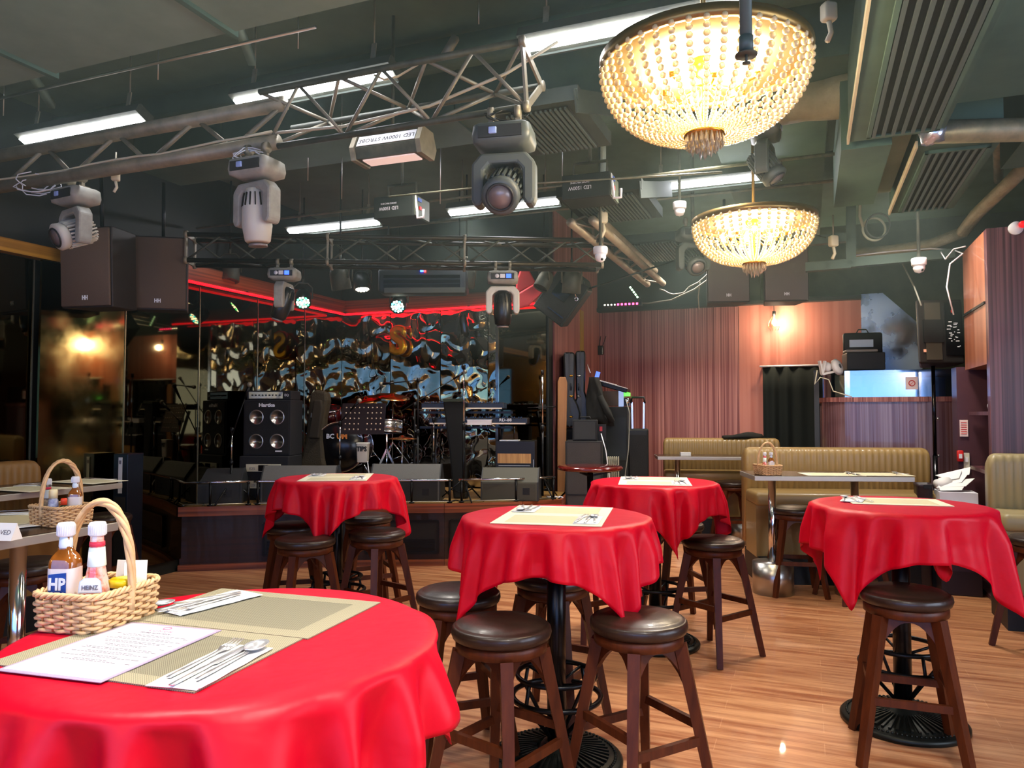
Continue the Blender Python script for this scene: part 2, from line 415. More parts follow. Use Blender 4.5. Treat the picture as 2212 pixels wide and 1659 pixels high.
# ---------------------------------------------------------------- mirror panels
mir = mirror('dark_mirror', '#4A4637', .03)
mir2 = mirror('smoked_mirror', '#857C66', .03)
mir3 = mirror('rippled_mirror', '#E8E2D4', .03, ripple=1.0)
mird = mirror('cloudy_mirror', '#8A8058', .04, cloudy=.16)  # clouding added to spread the bulb's reflection into a glow
def vpx(px, u=UL + .03): return UV(atu(px, 800, u))[1]
seams = [-2.4, -.9, .6, vpx(-200), vpx(69), vpx(268), vpx(430), vpx(556), vpx(658), VB - .02]
edge = mat('mirror_edge', '#8E8A78', .25, .8)
for i in range(len(seams) - 1):
    ZM = 2.75 if i > 4 else 2.69
    a, b_ = seams[i] + .006, seams[i + 1] - .006
    z0 = .63 if a > 5.3 else .12
    m_ = thing('mirror_panel', ['tall smoked mirror panel near the front', 'tall smoked mirror panel near the front', 'tall smoked mirror panel near the front', 'tall dark mirror panel at the picture edge beside the banquette', 'dark wall mirror holding the yellow lamp glow', 'dark wall mirror behind the hanging speakers', 'dark wall mirror showing a rippled reflection', 'narrow dark wall mirror next to the amplifier stack', 'dark wall mirror meeting the stage corner'][i], 'mirror', L(UL + .02, (a + b_) / 2, z0), TH, 'mirror panels along the side wall')
    if i < 3: m_['label'] = 'tall smoked mirror panel beyond the picture edge'
    G().box((0, 0, (ZM - z0) / 2), (.02, b_ - a, ZM - z0)).build('glass', mird if i == 4 else mir, m_)
    if i == 4: m_.rotation_euler.z = TH + R(4.5); m_.location = L(UL + .062, (a + b_) / 2, z0)  # panel turned so the bulb's reflection falls in it
    G().box((.006, (b_ - a) / 2 + .002, (ZM - z0) / 2), (.022, .008, ZM - z0)).build('edge_strip', edge, m_)
us = [UL + .03, UL + .75, UL + 1.45, UL + 2.08, upx(1075, VB - .03), -2.79]
for i in range(5):
    a, b_ = us[i] + .005, us[i + 1] - .005
    m_ = thing('mirror_panel', ['rippled mirror panel in the stage corner', 'rippled mirror panel behind the drum kit', 'rippled mirror panel behind the balloon', 'rippled mirror panel beside the chrome strip', 'flat smoked mirror panel at the end of the stage'][i], 'mirror', L((a + b_) / 2, VB - .02, .63), TH, 'mirror panels along the back of the stage')
    g = G()
    if i < 4: g.box((0, 0, 1.06), (b_ - a, .02, 2.12)); g.build('glass', mir3, m_)
    else: g.box((0, 0, 1.06), (b_ - a, .02, 2.12)); g.build('glass', mir2, m_)
    if i == 3: G().box(((b_ - a) / 2, -.012, 1.06), (.035, .02, 2.12)).build('edge_strip', chrome, m_)
# wooden moulding and red light tube above the mirrors
wall('trim_3', UL, UL + .14, 4.9, VB - .1, 2.76, 2.93, trim_w, 'brown wood moulding above the side mirrors')
wall('trim_5', UL, UL + .10, -2.4, 4.9, 2.70, 2.80, stripe_wood('gold_trim_wood', '#6A4210', '#B8862E', '#8A5A1C', 40, .4, axis=1), 'golden wood moulding above the nearer side mirrors')
wall('trim_4', UL, -2.78, VB - .14, VB, 2.76, 2.93, trim_w, 'brown wood moulding above the stage mirrors')
neon = mat('red_light_tube', '#FF1418', .4, emit=3.2, ecol='#FF0814')
t_ = thing('light_tube', 'glowing red light tube bent along the moulding above the stage mirrors', 'light', L(UL, VB, 2.75))
va = vpx(384, UL + .15)
g = G(); pA = L(UL + .17, va, 2.75); pB = L(UL + .17, VB - .17, 2.75); pC = L(-2.85, VB - .17, 2.75)
g.tube([p - t_.location for p in (pA, pA.lerp(pB, .5), pB - (pB - pA) * .002, pB + (pC - pB) * .002, pB.lerp(pC, .5), pC)], .013, 8)
g.build('tube', neon, t_)
for k in range(7):
    q = pA.lerp(pB, k / 3) if k < 4 else pB.lerp(pC, (k - 3) / 3)
    G().box(tuple(q - t_.location + Vector((0, 0, .016))), (.03, .03, .012)).build('clip', blkm, t_)

# ---------------------------------------------------------------- stage
front = [(-3.17, 7.17), (-2.47, 7.32), (-1.5, 7.42), (-.67, 7.46), (.1, 7.62), (.5, 7.85)]
wc = [L(UL + .005, 5.47), None]
backp = [L(-2.86, VB - .02), L(UL + .005, VB - .02), L(UL + .005, UV(Vector((-3.17, 7.17, 0)))[1] + .03)]
SH = .61
stg = thing('stage', 'low dark wood stage with drums and amplifiers on it', 'stage', (-1.3, 8.2, 0))
def rel(p, q): return (p[0] - q[0], p[1] - q[1])
oc = (-1.3, 8.2)
poly = [rel(p, oc) for p in front] + [rel((.62, 8.55), oc)] + [rel(p, oc) for p in backp]
G().prism(poly, .04, T(0, 0, SH - .04)).build('deck', deck_m, stg)
inset = [(p[0], p[1] + .03) for p in poly]
g = G()
for i in range(len(front)):
    a = front[i]; b_ = front[i + 1] if i + 1 < len(front) else (.62, 8.55)
    a = rel(a, oc); b_ = rel(b_, oc)
    g.bar((a[0], a[1] + .04, .285), (b_[0], b_[1] + .04, .285), .03, .57)
g.build('fascia', stage_w, stg)
g = G()
for i in range(len(front)):
    a = rel(front[i], oc); b_ = rel(front[i + 1] if i + 1 < len(front) else (.62, 8.55), oc)
    g.bar((a[0], a[1], SH - .045), (b_[0], b_[1], SH - .045), .05, .09)
    g.bar((a[0], a[1] + .01, .03), (b_[0], b_[1] + .01, .03), .04, .06)
g.build('nosing', trim_w, stg)
for (a, b_) in ((front[1], front[2]), (front[2], front[3]), (front[3], front[4])):
    pa = Vector((*rel(a, oc), 0)); pb = Vector((*rel(b_, oc), 0)); d = (pb - pa); ang = math.atan2(d.y, d.x); ln = d.length - .12
    c = (pa + pb) / 2; Mx = T(c.x, c.y - .0, .0) @ RZ(ang)
    g = G(); g.box((0, .012, .16 + .12), (ln, .02, .32)); g.build('vent_panel', mat('vent_black', '#070807', .5), stg, mtx=Mx)
    g = G()
    for zz in (.125, .435): g.box((0, -.002, zz), (ln, .02, .02))
    for xx in (-ln / 2, ln / 2): g.box((xx, -.002, .28), (.02, .02, .31))
    for k in range(10): g.box((0, .0, .15 + k * .012), (ln - .06, .008, .004))
    g.build('vent_frame', blkm, stg, mtx=Mx)

# low chrome rail along the edge of the stage
def rail(name, label, pts, posts, z0=SH):
    c = Vector((*pts[0], z0)); t = thing(name, label, 'railing', c, 0, 'low railings along the stage edge')
    P = [Vector((p[0], p[1], z0)) - c for p in pts]
    g = G(); g.tube([p + Vector((0, 0, .225)) for p in P], .011, 8); g.build('top_bar', chrome, t)
    g = G(); g.tube([p + Vector((0, 0, .012)) for p in P], .008, 6); g.build('bottom_bar', mat('worn_chrome', '#B8B09A', .3, .9), t)
    for s in posts:
        # s = distance fraction along the polyline
        tot = sum((P[i + 1] - P[i]).length for i in range(len(P) - 1)); d = s * tot; i = 0
        while i < len(P) - 2 and d > (P[i + 1] - P[i]).length: d -= (P[i + 1] - P[i]).length; i += 1
        q = P[i].lerp(P[i + 1], min(1, d / (P[i + 1] - P[i]).length))
        g = G(); g.cyl(q, q + Vector((0, 0, .215)), .013); g.ball((q.x, q.y, q.z + .215), .017); g.cyl(q, q + Vector((0, 0, .012)), .028)
        g.build('post', blkm, t)
def onfront(px):
    best = None
    for i in range(len(front) - 1):
        for k in range(41):
            t = k / 40; x = front[i][0] * (1 - t) + front[i + 1][0] * t; y = front[i][1] * (1 - t) + front[i + 1][1] * t + .05
            e = abs(1106 + x / y * F - px)
            if best is None or e < best[0]: best = (e, (x, y))
    return best[1]
def between(a, b_): return [onfront(a)] + [(p[0], p[1] + .05) for p in front if onfront(a)[0] < p[0] < onfront(b_)[0]] + [onfront(b_)]
rail('stage_rail', 'low chrome and black rail on the stage edge before the first monitor wedge', between(396, 541), (.02, .42, .98))
rail('stage_rail', 'low chrome and black rail on the stage edge behind the tall far red table', between(552, 978), (.02, .38, .79, .985))
rail('stage_rail', 'low chrome and black rail on the stage edge before the striped amplifier', between(990, 1198), (.03, .56, .98))

# ---------------------------------------------------------------- wood column with open shelves on the right
UCa, VCa = 1.325, 6.79
col = thing('cabinet', 'tall purple striped laminate cabinet column with open shelves in its side', 'cabinet', L(UCa, VCa, 0), TH)
G().box((.65, .05, 1.475), (1.3, .1, 2.95)).build('front_panel', purple1, col)
G().box((.45, .535, 2.42), (.9, .87, 1.06)).build('side_panel', side_w, col)
G().box((.75, .535, .94), (.3, .87, 1.88)).build('back_panel', purple1, col)
for z in (.02, 1.02, 1.5): G().box((.31, .535, z), (.58, .85, .03)).build('shelf', purple1, col)
G().box((-.005, .53, 2.38), (.012, .86, .02)).build('panel_gap', blk, col)
wall('wall_pier', 1.26, 1.5, 7.8, 8.05, 0, 1.92, mat('pier_purple', '#4A2C30', .35), 'narrow purple wood pier behind the booth end')

# ---------------------------------------------------------------- booth with glass screen
bo = thing('booth', 'striped laminate booth with a glass screen on top beside the curtain', 'booth', L(.14, 8.65, 0), TH)
def boothpoly(ins, wid=1.3, dep=1.2, r=.28):
    out = []
    for i in range(9):
        a = R(180 + 90 * i / 8); out.append((r + (r - ins) * cos(a), r + (r - ins) * sin(a)))
    out += [(wid, ins), (wid, dep), (ins, dep)]
    return out
G().prism(boothpoly(0), 1.62).build('body', booth_w, bo)
G().prism(boothpoly(-.02, 1.3, 1.2), .05, T(0, 0, 1.62)).build('top_rim', stripe1, bo)
bp = boothpoly(.02)[:10]
g = G(); g.loft([[(x, y, 1.67) for x, y in bp], [(x, y, 1.95) for x, y in bp]], closed=False, smooth=False)
gl = mat('glass_screen', '#DDE9F2', .03, trans=1.0, ior=1.45)
N_, K_ = nt(gl); mx_ = N_.new('ShaderNodeMixShader'); gg = N_.new('ShaderNodeBsdfGlossy'); tt = N_.new('ShaderNodeBsdfTransparent'); gg.inputs['Roughness'].default_value = .12
gg.inputs['Color'].default_value = srgb('#CDD8E2'); tt.inputs['Color'].default_value = srgb('#CFE2F0'); mx_.inputs[0].default_value = .5
K_.new(tt.outputs[0], mx_.inputs[1]); K_.new(gg.outputs[0], mx_.inputs[2]); K_.new(mx_.outputs[0], N_['Material Output'].inputs['Surface'])
o = g.build('glass', gl, bo); o.modifiers.new('s', 'SOLIDIFY').thickness = .006
G().cyl((.03, .3, 1.66), (.03, .3, 2.0), .012).build('post', blkm, bo)
G().box((.86, .012, 1.81), (.11, .004, .13)).build('notice', mat('notice_pink', '#E4C9C4', .5), bo)
g = G(); g.torus((0, 0, 0), .028, .004, 20, 6, T(.86, .008, 1.81) @ RX(pi / 2)); g.bar((.84, .008, 1.79), (.88, .008, 1.83), .006, .004); g.build('ring_mark', red_p, bo)

# ================================================================ DINING FURNITURE
def make_stool():
    t = thing('bar_stool', 'x', 'stool', (0, 0, 0))
    G().lathe([(.02, .66), (.17, .66), (.183, .668), (.189, .685), (.186, .703), (.176, .712), (.174, .710), (.16, .719), (.1, .728), (.001, .73)], 40).build('seat', leather, t)
    g = G(); g.lathe([(.05, .618), (.165, .618), (.172, .622), (.172, .656), (.165, .66), (.05, .66)], 40); g.build('seat_ring', wood_st, t)
    tp, bt = .112, .205
    cs = [(1, 1), (-1, 1), (-1, -1), (1, -1)]
    for (x, y) in cs:
        g = G(); z0 = 0; w0, w1 = .034, .046
        a = Vector((x * bt, y * bt, 0)); b = Vector((x * tp, y * tp, .62))
        g.bar(a, b, w0, w0, up=(x, -y, 0), w1=w1, h1=w1)
        g.build('leg', wood_st, t)
    def at_z(z): return bt + (tp - bt) * z / .62
    for k in range(4):
        (x0, y0), (x1, y1) = cs[k], cs[(k + 1) % 4]
        n = 12; top = []; bot = []
        for i in range(n + 1):
            q = i / n; s = 2 * q - 1
            zb = .600 - .135 * abs(s) ** 2.3; zt = .62
            rt, rb = at_z(zt) * .97, at_z(zb) * .97
            def P(q_, r, z): return (r * (x0 + (x1 - x0) * q_), r * (y0 + (y1 - y0) * q_), z)
            top.append(P(q, rt, zt)); bot.append(P(q, rb, zb))
        nx, ny = (x0 + x1) / 2, (y0 + y1) / 2
        off = lambda p, d: (p[0] - nx * d, p[1] - ny * d, p[2])
        G().loft([top, bot, [off(p, .02) for p in bot], [off(p, .02) for p in top]], closed=False, wrap=True, smooth=False).build('apron', wood_st, t)
        z = .27 if k % 2 == 0 else .325; r = at_z(z)
        G().bar((x0 * r, y0 * r, z), (x1 * r, y1 * r, z), .02, .032).build('stretcher', wood_st, t)
    return t
stool0 = make_stool(); used = [False]
def stool(x, y, rz, label, group='leather topped bar stools', lean=None):
    if not used[0]:
        used[0] = True; o = stool0; o.location = (x, y, 0); o.rotation_euler = (0, 0, rz); o['label'] = label; o['group'] = group; return o
    return copy_thing(stool0, (x, y, 0), rz, label, group)

def make_table():
    t = thing('bar_table', 'x', 'table', (0, 0, 0))
    g = G(); g.lathe([(.001, 1.012), (.385, 1.012), (.4, 1.02), (.4, 1.042), (.39, 1.048), (.001, 1.048)], 48); g.build('tabletop', mat('table_wood', '#3A1610', .3), t)
    G().cyl((0, 0, .05), (0, 0, 1.012), .041, n=20).build('pole', mat('black_pole', '#0A0A0B', .3, .3), t)
    iron = mat('cast_iron', '#1F211C', .38, .6)
    g = G(); g.lathe([(.001, 0), (.275, 0), (.285, .006), (.285, .02), (.275, .03), (.2, .042), (.075, .062), (.06, .085), (.045, .09), (.001, .09)], 48)
    for i in range(44):
        a = 2 * pi * i / 44; g.bar((.085 * cos(a), .085 * sin(a), .065), (.225 * cos(a), .225 * sin(a), .042), .003, .01, w1=.012, h1=.01)
    for i in range(80):
        a = 2 * pi * i / 80; g.ball((.253 * cos(a), .253 * sin(a), .036), .007, 5, 4)
    g.build('base', iron, t)
    g = G()
    g.torus((0, 0, .37), .17, .011, 40, 8); g.build('foot_ring', blkm, t)
    g = G(); g.torus((0, 0, .28), .19, .012, 40, 8); g.build('foot_ring', blkm, t)
    for i in range(4):
        a = pi / 4 + i * pi / 2
        g = G(); g.tube([(.17 * cos(a), .17 * sin(a), .37), (.19 * cos(a), .19 * sin(a), .28), (.045 * cos(a), .045 * sin(a), .12)], .009, 6)
        g.cyl((.03 * cos(a), .03 * sin(a), .33), (.175 * cos(a), .175 * sin(a), .37), .007, n=6); g.build('strut', blkm, t)
    return t
table0 = make_table()

def make_cloth(Rt, a, rot, seed, amp=1.0, top=1.052, corner=1.0, hang_boost=0):
    rnd = random.Random(seed); N = 300
    ks = [(k, rnd.uniform(.5, 1), rnd.uniform(0, 6.28)) for k in (13, 17, 22, 7)]
    S = 16; rings = []
    for r in (0.001, .1, .2, .3, .36, Rt - .012):
        rings.append([(r * cos(2 * pi * j / N), r * sin(2 * pi * j / N), top) for j in range(N)])
    data = []
    for j in range(N):
        ph = 2 * pi * j / N; q = ph - rot
        c = max(abs(cos(q)), abs(sin(q))); Lr = a / c
        Lr = min(Lr, a * 1.40)
        cn = max(0, (1 / c - 1) / .41)       # 0 mid edge .. 1 corner
        f = sum(w_ * sin(k * ph + p) for k, w_, p in ks) / 2.2
        f = math.tanh(f * 2.0)
        data.append((ph, Lr - Rt + hang_boost, cn, f))
    for i in range(1, S + 1):
        t = i / S; ring = []
        for ph, h, cn, f in data:
            s = t * h
            rho = .014
            if s < rho * 1.57:
                aa = s / rho; rr = Rt - .012 + .014 + rho * sin(aa) - .0; z = -rho * (1 - cos(aa)); rr = Rt - .002 + rho * sin(aa); amp_ = 0
            else:
                z = -rho - (s - rho * 1.57) * .965; rr = Rt - .002 + rho; amp_ = (s - rho * 1.57)
            A = amp * (.036 * min(1, amp_ / .12) ** .8 + .06 * amp_ * cn)
            rr += A * f + amp_ * (.10 + .05 * cn)
            # cloth gathers towards the corner as it falls
            pq = (ph - rot); shift = -.16 * sin(4 * pq + pi) * min(1, amp_ / .3) * .5
            a2 = ph + shift * corner
            ring.append((rr * cos(a2), rr * sin(a2), top + z))
        rings.append(ring)
    g = G(); g.loft(rings, True)
    return g
def placemat(name, label, x, y, z, rz, group, colr='g'):
    t = thing(name, label, 'placemat', (x, y, z), rz, group)
    c1, c2 = ('#8D8771', '#5E5A48') if colr == 'g' else ('#E6DCB8', '#CFC296')
    G().box((0, 0, .001), (.45, .30, .002)).build('mat_field', weave_mat('mat_weave_' + colr, c1, c2, 430), t)
    c3, c4 = ('#A59D82', '#7A745E') if colr == 'g' else ('#FAF3D8', '#EFE6C6')
    g = G(); g.box((-.20, 0, .0022), (.05, .30, .0008)); g.box((.20, 0, .0022), (.05, .30, .0008)); g.box((0, -.13, .0022), (.35, .04, .0008)); g.box((0, .13, .0022), (.35, .04, .0008))
    g.build('mat_border', weave_mat('mat_border_' + colr, c3, c4, 430), t)
    return t

# ---- cutlery (built lying along +x, bowl/tines at +x)
def fork_g():
    g = G(); hw = [(-.1, .004), (-.06, .0055), (0, .0028), (.035, .003), (.05, .009), (.06, .0125)]
    zz = lambda x: .004 + .006 * max(0, (x - .02) / .08) if x > 0 else .004
    rings = [[(x, -w_, zz(x)), (x, w_, zz(x)), (x, w_, zz(x) + .002), (x, -w_, zz(x) + .002)] for x, w_ in hw]
    g.loft(rings, True, caps=True, smooth=True)
    for k in (-1.5, -.5, .5, 1.5):
        g.tube([(.059, k * .0065, .008), (.08, k * .0068, .0075), (.1, k * .0064, .011)], .0016, 5)
    return g
def knife_g():
    g = G(); hw = [(-.11, .0045), (-.03, .006), (-.005, .004), (.0, .008), (.06, .0095), (.095, .007), (.108, .001)]
    g.loft([[(x, -w_, .004), (x, w_, .004), (x, w_ * .9, .0062 if x < 0 else .0052), (x, -w_ * .9, .0062 if x < 0 else .0052)] for x, w_ in hw], True, caps=True)
    return g
def spoon_g():
    g = G(); hw = [(-.1, .004), (-.06, .0055), (0, .003), (.045, .003)]
    g.loft([[(x, -w_, .005), (x, w_, .005), (x, w_, .007), (x, -w_, .007)] for x, w_ in hw], True, caps=True)
    rings = []
    for r in (.02, .5, .8, 1.0):
        rings.append([(.072 + .031 * r * cos(2 * pi * j / 24), .020 * r * sin(2 * pi * j / 24), .002 + .009 * r * r) for j in range(24)])
    rings += [[(p[0], p[1], p[2] + .0014) for p in r] for r in rings[::-1]]
    g.loft(rings, True, caps=True); return g
cut = {}
for nm, gf, cat in (('fork', fork_g, 'fork'), ('knife', knife_g, 'knife'), ('spoon', spoon_g, 'spoon')):
    cut[nm] = gf()
cut_me = {}
def cutlery(nm, label, x, y, z, rz, group):
    if nm not in cut_me:
        o = cut[nm].build(nm, nickel); cut_me[nm] = o
    else:
        o = cut_me[nm].copy(); COL.objects.link(o)
    o.location = (x, y, z); o.rotation_euler = (0, 0, rz); tag(o, label, nm, group); return o
def napkin(label, x, y, z, rz, group, w=.1, l=.22):
    g = G(); n = 10
    for k in range(2):
        rings = []
        for i in range(n + 1):
            xx = -l / 2 + l * i / n + k * .004
            rings.append([(xx, -w / 2 + w * j / 4 - k * .004, .0008 + k * .0016 + .0006 * sin(i * 1.7 + j + k)) for j in range(5)])
        g.loft(rings, False)
    o = g.build('napkin', paper); o.location = (x, y, z); o.rotation_euler = (0, 0, rz); o.modifiers.new('s', 'SOLIDIFY').thickness = .0012
    return tag(o, label, 'napkin', group)

VX = TH + pi / 2      # direction v as a z-rotation
# ---- the five high tables
def setting(tx, ty, where, z=1.055, side=1, rz=0, spread=.17, mats='c'):
    """two placemats side by side across the table, each with napkin, fork, knife and spoon"""
    d = Vector((cos(rz), sin(rz), 0)); e = Vector((-sin(rz), cos(rz), 0))
    grp = 'placemats on the far red tables'; gc = 'cutlery on the far red tables'
    for k, sgn in enumerate((-1, 1)):
        c = Vector((tx, ty, 0)) + e * sgn * .151
        nmz = ('placemat on the %s, the one nearer the viewer' if sgn < 0 else 'placemat on the %s, the one nearer the stage') % where
        placemat('placemat', 'cream woven ' + nmz, c.x, c.y, z, rz, grp, mats)
        cc = c + d * (.155 * (1 if sgn < 0 else -1)); r2 = rz + pi / 2 if sgn < 0 else rz - pi / 2
        nm = ('nearer' if sgn < 0 else 'farther')
        napkin('white napkin on the %s placemat of the %s' % (nm, where), cc.x, cc.y, z + .003, r2, 'napkins under cutlery')
        for q, ob in enumerate(('fork', 'knife', 'spoon')):
            off = d * ((q - 1) * .028 * (1 if sgn < 0 else -1))
            cutlery(ob, 'steel %s on the %s placemat of the %s' % (ob, nm, where), cc.x + off.x, cc.y + off.y, z + .0045, r2 + (q - 1) * .12, gc)
TAB = [  # x, y, cloth rotation, seed, cloth half side, table label, cloth label, where, setting rotation
    (.193, 3.30, R(-57 + 45), 3, .60, 'black pedestal bar table in the middle of the room under a red cloth', 'crumpled red satin tablecloth with a corner resting on a stool seat', 'middle red table', R(-12)),
    (-1.216, 5.25, R(-88 + 45), 5, .60, 'black pedestal bar table standing before the drum kit', 'red tablecloth draped before the stage with a pointed front corner', 'red table before the stage', R(6)),
    (.935, 4.95, R(-85 + 45), 11, .60, 'black pedestal bar table partly hidden behind the middle table', 'red tablecloth partly hidden behind the middle table', 'red table behind the middle one', R(-10)),
    (1.90, 3.70, R(-143 + 45), 8, .62, 'black pedestal bar table near the purple column with ribbed iron base showing', 'red tablecloth near the purple column with a low drooping corner', 'red table near the purple column', R(-16)),
]
first = True
for (x, y, cr, sd, a_, tl, cl, where, sr) in TAB:
    if first: o = table0; o.location = (x, y, 0); o['label'] = tl; o['group'] = 'pedestal bar tables'; first = False
    else: o = copy_thing(table0, (x, y, 0), .3 * sd, tl, 'pedestal bar tables')
    c = make_cloth(.402, a_, cr, sd).build('tablecloth', REDC); c.location = (x, y, 0)
    c.modifiers.new('s', 'SOLIDIFY').thickness = .0015
    tag(c, cl, 'tablecloth', 'red tablecloths')
    setting(x, y, where, rz=sr) if y != 3.70 else None
# near table
FX, FY = -.57, 1.54
copy_thing(table0, (FX, FY, 0), .5, 'black pedestal bar table carrying the big wicker basket', 'pedestal bar tables')
c = make_cloth(.405, .565, R(-51 + 45), 21, amp=1.2).build('tablecloth', REDC); c.location = (FX, FY, 0); c.modifiers.new('s', 'SOLIDIFY').thickness = .0015
tag(c, 'large red tablecloth under the wicker basket and menu', 'tablecloth', 'red tablecloths')
# right table setting: one placemat at the back
t4 = Vector((1.90, 3.70, 0)); 
placemat('placemat', 'cream woven placemat alone on the red table near the purple column', 1.93, 3.80, 1.055, R(-14), 'placemats on the far red tables', 'c')
napkin('white napkin at one end of the lone placemat', 1.745, 3.86, 1.058, R(60), 'napkins under cutlery')
for q, ob in enumerate(('spoon', 'knife', 'fork')):
    cutlery(ob, 'steel %s on the lone placemat near the purple column' % ob, 1.70 + q * .045, 3.86 - q * .012, 1.0595, R(65 + 12 * q), 'cutlery on the far red tables')

# ---- near table setting
zT = 1.054
ang = R(-16.5)
pm = [atz(822, 1303, zT), atz(665, 1382, zT)]
d_ = (pm[1] - pm[0]).normalized(); e_ = Vector((d_.y, -d_.x, 0))     # e_ points left-back
ang = math.atan2(-e_.y, -e_.x)
e_ = -Vector((cos(ang), sin(ang), 0)); d_ = Vector((sin(ang), -cos(ang), 0))
c1 = pm[0] + e_ * .225 + d_ * .15; c2 = c1 + d_ * .303 + e_ * .01
placemat('placemat', 'grey green woven placemat behind the menu on the big red cloth', c1.x, c1.y, zT, ang, 'placemats on the big red cloth')
placemat('placemat', 'grey green woven placemat lying under the white menu', c2.x, c2.y, zT, ang, 'placemats on the big red cloth')
# menu
q = [atz(478, 1365, zT), atz(210, 1482, zT), atz(0, 1445, zT), atz(285, 1353, zT)]
mc = (q[0] + q[1] + q[2] + q[3]) / 4; ml = (q[0] - q[1]); ma = math.atan2(ml.y, ml.x) - pi / 2
mn = thing('menu', 'white printed menu sheet lying on the placemat beside the basket', 'menu', (mc.x, mc.y, zT + .0032), ma)
G().box((0, 0, .0006), (.222, .31, .0012)).build('plastic_sleeve', mat('sleeve', '#A595AE', .3), mn)
G().box((0, 0, .0015), (.208, .292, .0006)).build('page', mat('menu_page', '#CFCBD6', .45), mn)
ink = mat('grey_ink', '#6D6872', .6); pink = mat('pink_ink', '#E0708A', .6)
text('heading', 'L U N C H', .012, T(0, .112, .002), pink, mn, .0002)
text('heading', 'SERVED FROM NOON', .0075, T(0, .097, .002), ink, mn, .0002)
g = G(); g.torus((0, .131, .002), .008, .0012, 20, 4); g.build('emblem', pink, mn)
rn = random.Random(2); g = G(); yy = .082
for blk_ in range(8):
    for ln in range(2):
        w_ = rn.uniform(.07, .16); x0 = 0
        k = -w_ / 2
        while k < w_ / 2:
            ww = rn.uniform(.004, .011); g.box((k + ww / 2, yy, .0019), (ww, .0022, .0003)); k += ww + .0022
        yy -= .0068
    g.box((.088, yy + .0068, .0019), (.01, .0022, .0003))
    yy -= .0075
g.build('text_lines', ink, mn)
# near cutlery set
a0 = atz(372, 1490, zT); a1 = atz(532, 1405, zT); cd = (a1 - a0); ca = math.atan2(cd.y, cd.x); cm = (a0 + a1) / 2
napkin('white folded napkin under the cutlery next to the menu', cm.x, cm.y, zT + .003, ca, 'napkins on the big red cloth', .095, .215)
nx = Vector((sin(ca), -cos(ca), 0))
for k, ob in ((-.026, 'fork'), (.002, 'knife'), (.028, 'spoon')):
    s_ = 1.0; p = cm + nx * k + cd.normalized() * (.02 if ob != 'knife' else .0)
    o = cutlery(ob, 'shiny steel %s beside the menu, nearest set' % ob, p.x, p.y, zT + .005, ca, 'cutlery on the big red cloth')
# far cutlery set
b0 = atz(372, 1325, zT); b1 = atz(525, 1287, zT); cd = (b1 - b0); cb = math.atan2(cd.y, cd.x); cm = (b0 + b1) / 2
napkin('white folded napkin beyond the basket on the big red cloth', cm.x, cm.y, zT + .003, cb, 'napkins on the big red cloth', .095, .215)
nx = Vector((sin(cb), -cos(cb), 0))
for k, ob, dr in ((.02, 'fork', pi + .1), (-.005, 'knife', pi), (-.03, 'spoon', pi - .35)):
    p = cm + nx * k - cd.normalized() * .02
    cutlery(ob, 'shiny steel %s beyond the basket, crossed set' % ob, p.x, p.y, zT + .005, cb + dr, 'cutlery on the big red cloth')

# ---- stools
def S(px, py, rz, label, z=.715):
    p = atz(px, py, z); return stool(p.x, p.y, rz, label)
S(1083, 1345, R(52), 'bar stool in front of the middle table, left of its pole')
S(1379, 1331, R(30), 'bar stool with the red cloth corner lying on its seat')
S(990, 1274, R(20), 'bar stool between the near red cloth and the middle table')
S(1193, 1240, R(60), 'bar stool standing behind the pole of the middle table')
S(1541, 1163, R(36), 'bar stool standing free on the floor beside the middle table')
S(1463, 1128, R(10), 'bar stool tucked under the red cloth behind the middle table')
S(1955, 1275, R(-20), 'bar stool before the ribbed iron base near the purple column')
S(660, 1160, R(35), 'bar stool in front of the table before the stage, with glossy rim')
S(815, 1146, R(50), 'bar stool beside the pointed cloth corner before the stage')
S(632, 1132, R(15), 'bar stool under the left flap of the cloth before the stage')
S(795, 1112, R(25), 'bar stool between the table before the stage and the stage rail')
S(1716, 1095, R(-8), 'bar stool facing the steel edged booth table')
S(1583, 1040, R(0), 'bar stool at the distant table by the tan bench')
S(1838, 1102, R(10), 'bar stool mostly hidden behind the cloth near the purple column')
S(55, 1213, R(20), 'bar stool partly under the steel edged table behind the basket')
S(228, 1112, R(-10), 'bar stool beyond the corner of the steel edged table')
S(1275, 1145, R(30), 'bar stool between the middle table and the table behind it')
S(2252, 1160, R(20), 'bar stool cut by the picture edge at the pale bench')
# ================================================================ CEILING: ducts, pipes, trusses, lights
duct_m = mat('duct_green_grey', '#2E463C', .7, .1, noise=(2.2, '#4E6858', .6))
duct_l = mat('duct_dusty_panel', '#54685C', .75, noise=(1.5, '#7E9080', .6))
slat_m = mat('vent_slat', '#4E5A56', .5, .3)
pipe_m = mat('painted_pipe', '#5A5F52', .5, .5, noise=(14, '#8D8873', .6))
foil = mat('insulation_wrap', '#7D7B62', .6, .2, bump=(25, .8), noise=(6, '#A8A284', .5))
lens_w = mat('led_strip_white', '#FFFFFF', .4, emit=26, ecol='#F4F6FF')
def lbox(name, label, cat, u0, u1, v0, v1, z0, z1, m, group=None, bevel=0):
    g = G(); g.box((0, 0, (z1 - z0) / 2), (u1 - u0, v1 - v0, z1 - z0))
    o = g.build(name, m, None, L((u0 + u1) / 2, (v0 + v1) / 2, z0), TH, bevel)
    return tag(o, label, cat, group)
def rods(g, pts, z0, z1, r=.004):
    for (x, y) in pts: g.cyl((x, y, z0), (x, y, z1), r, n=6)
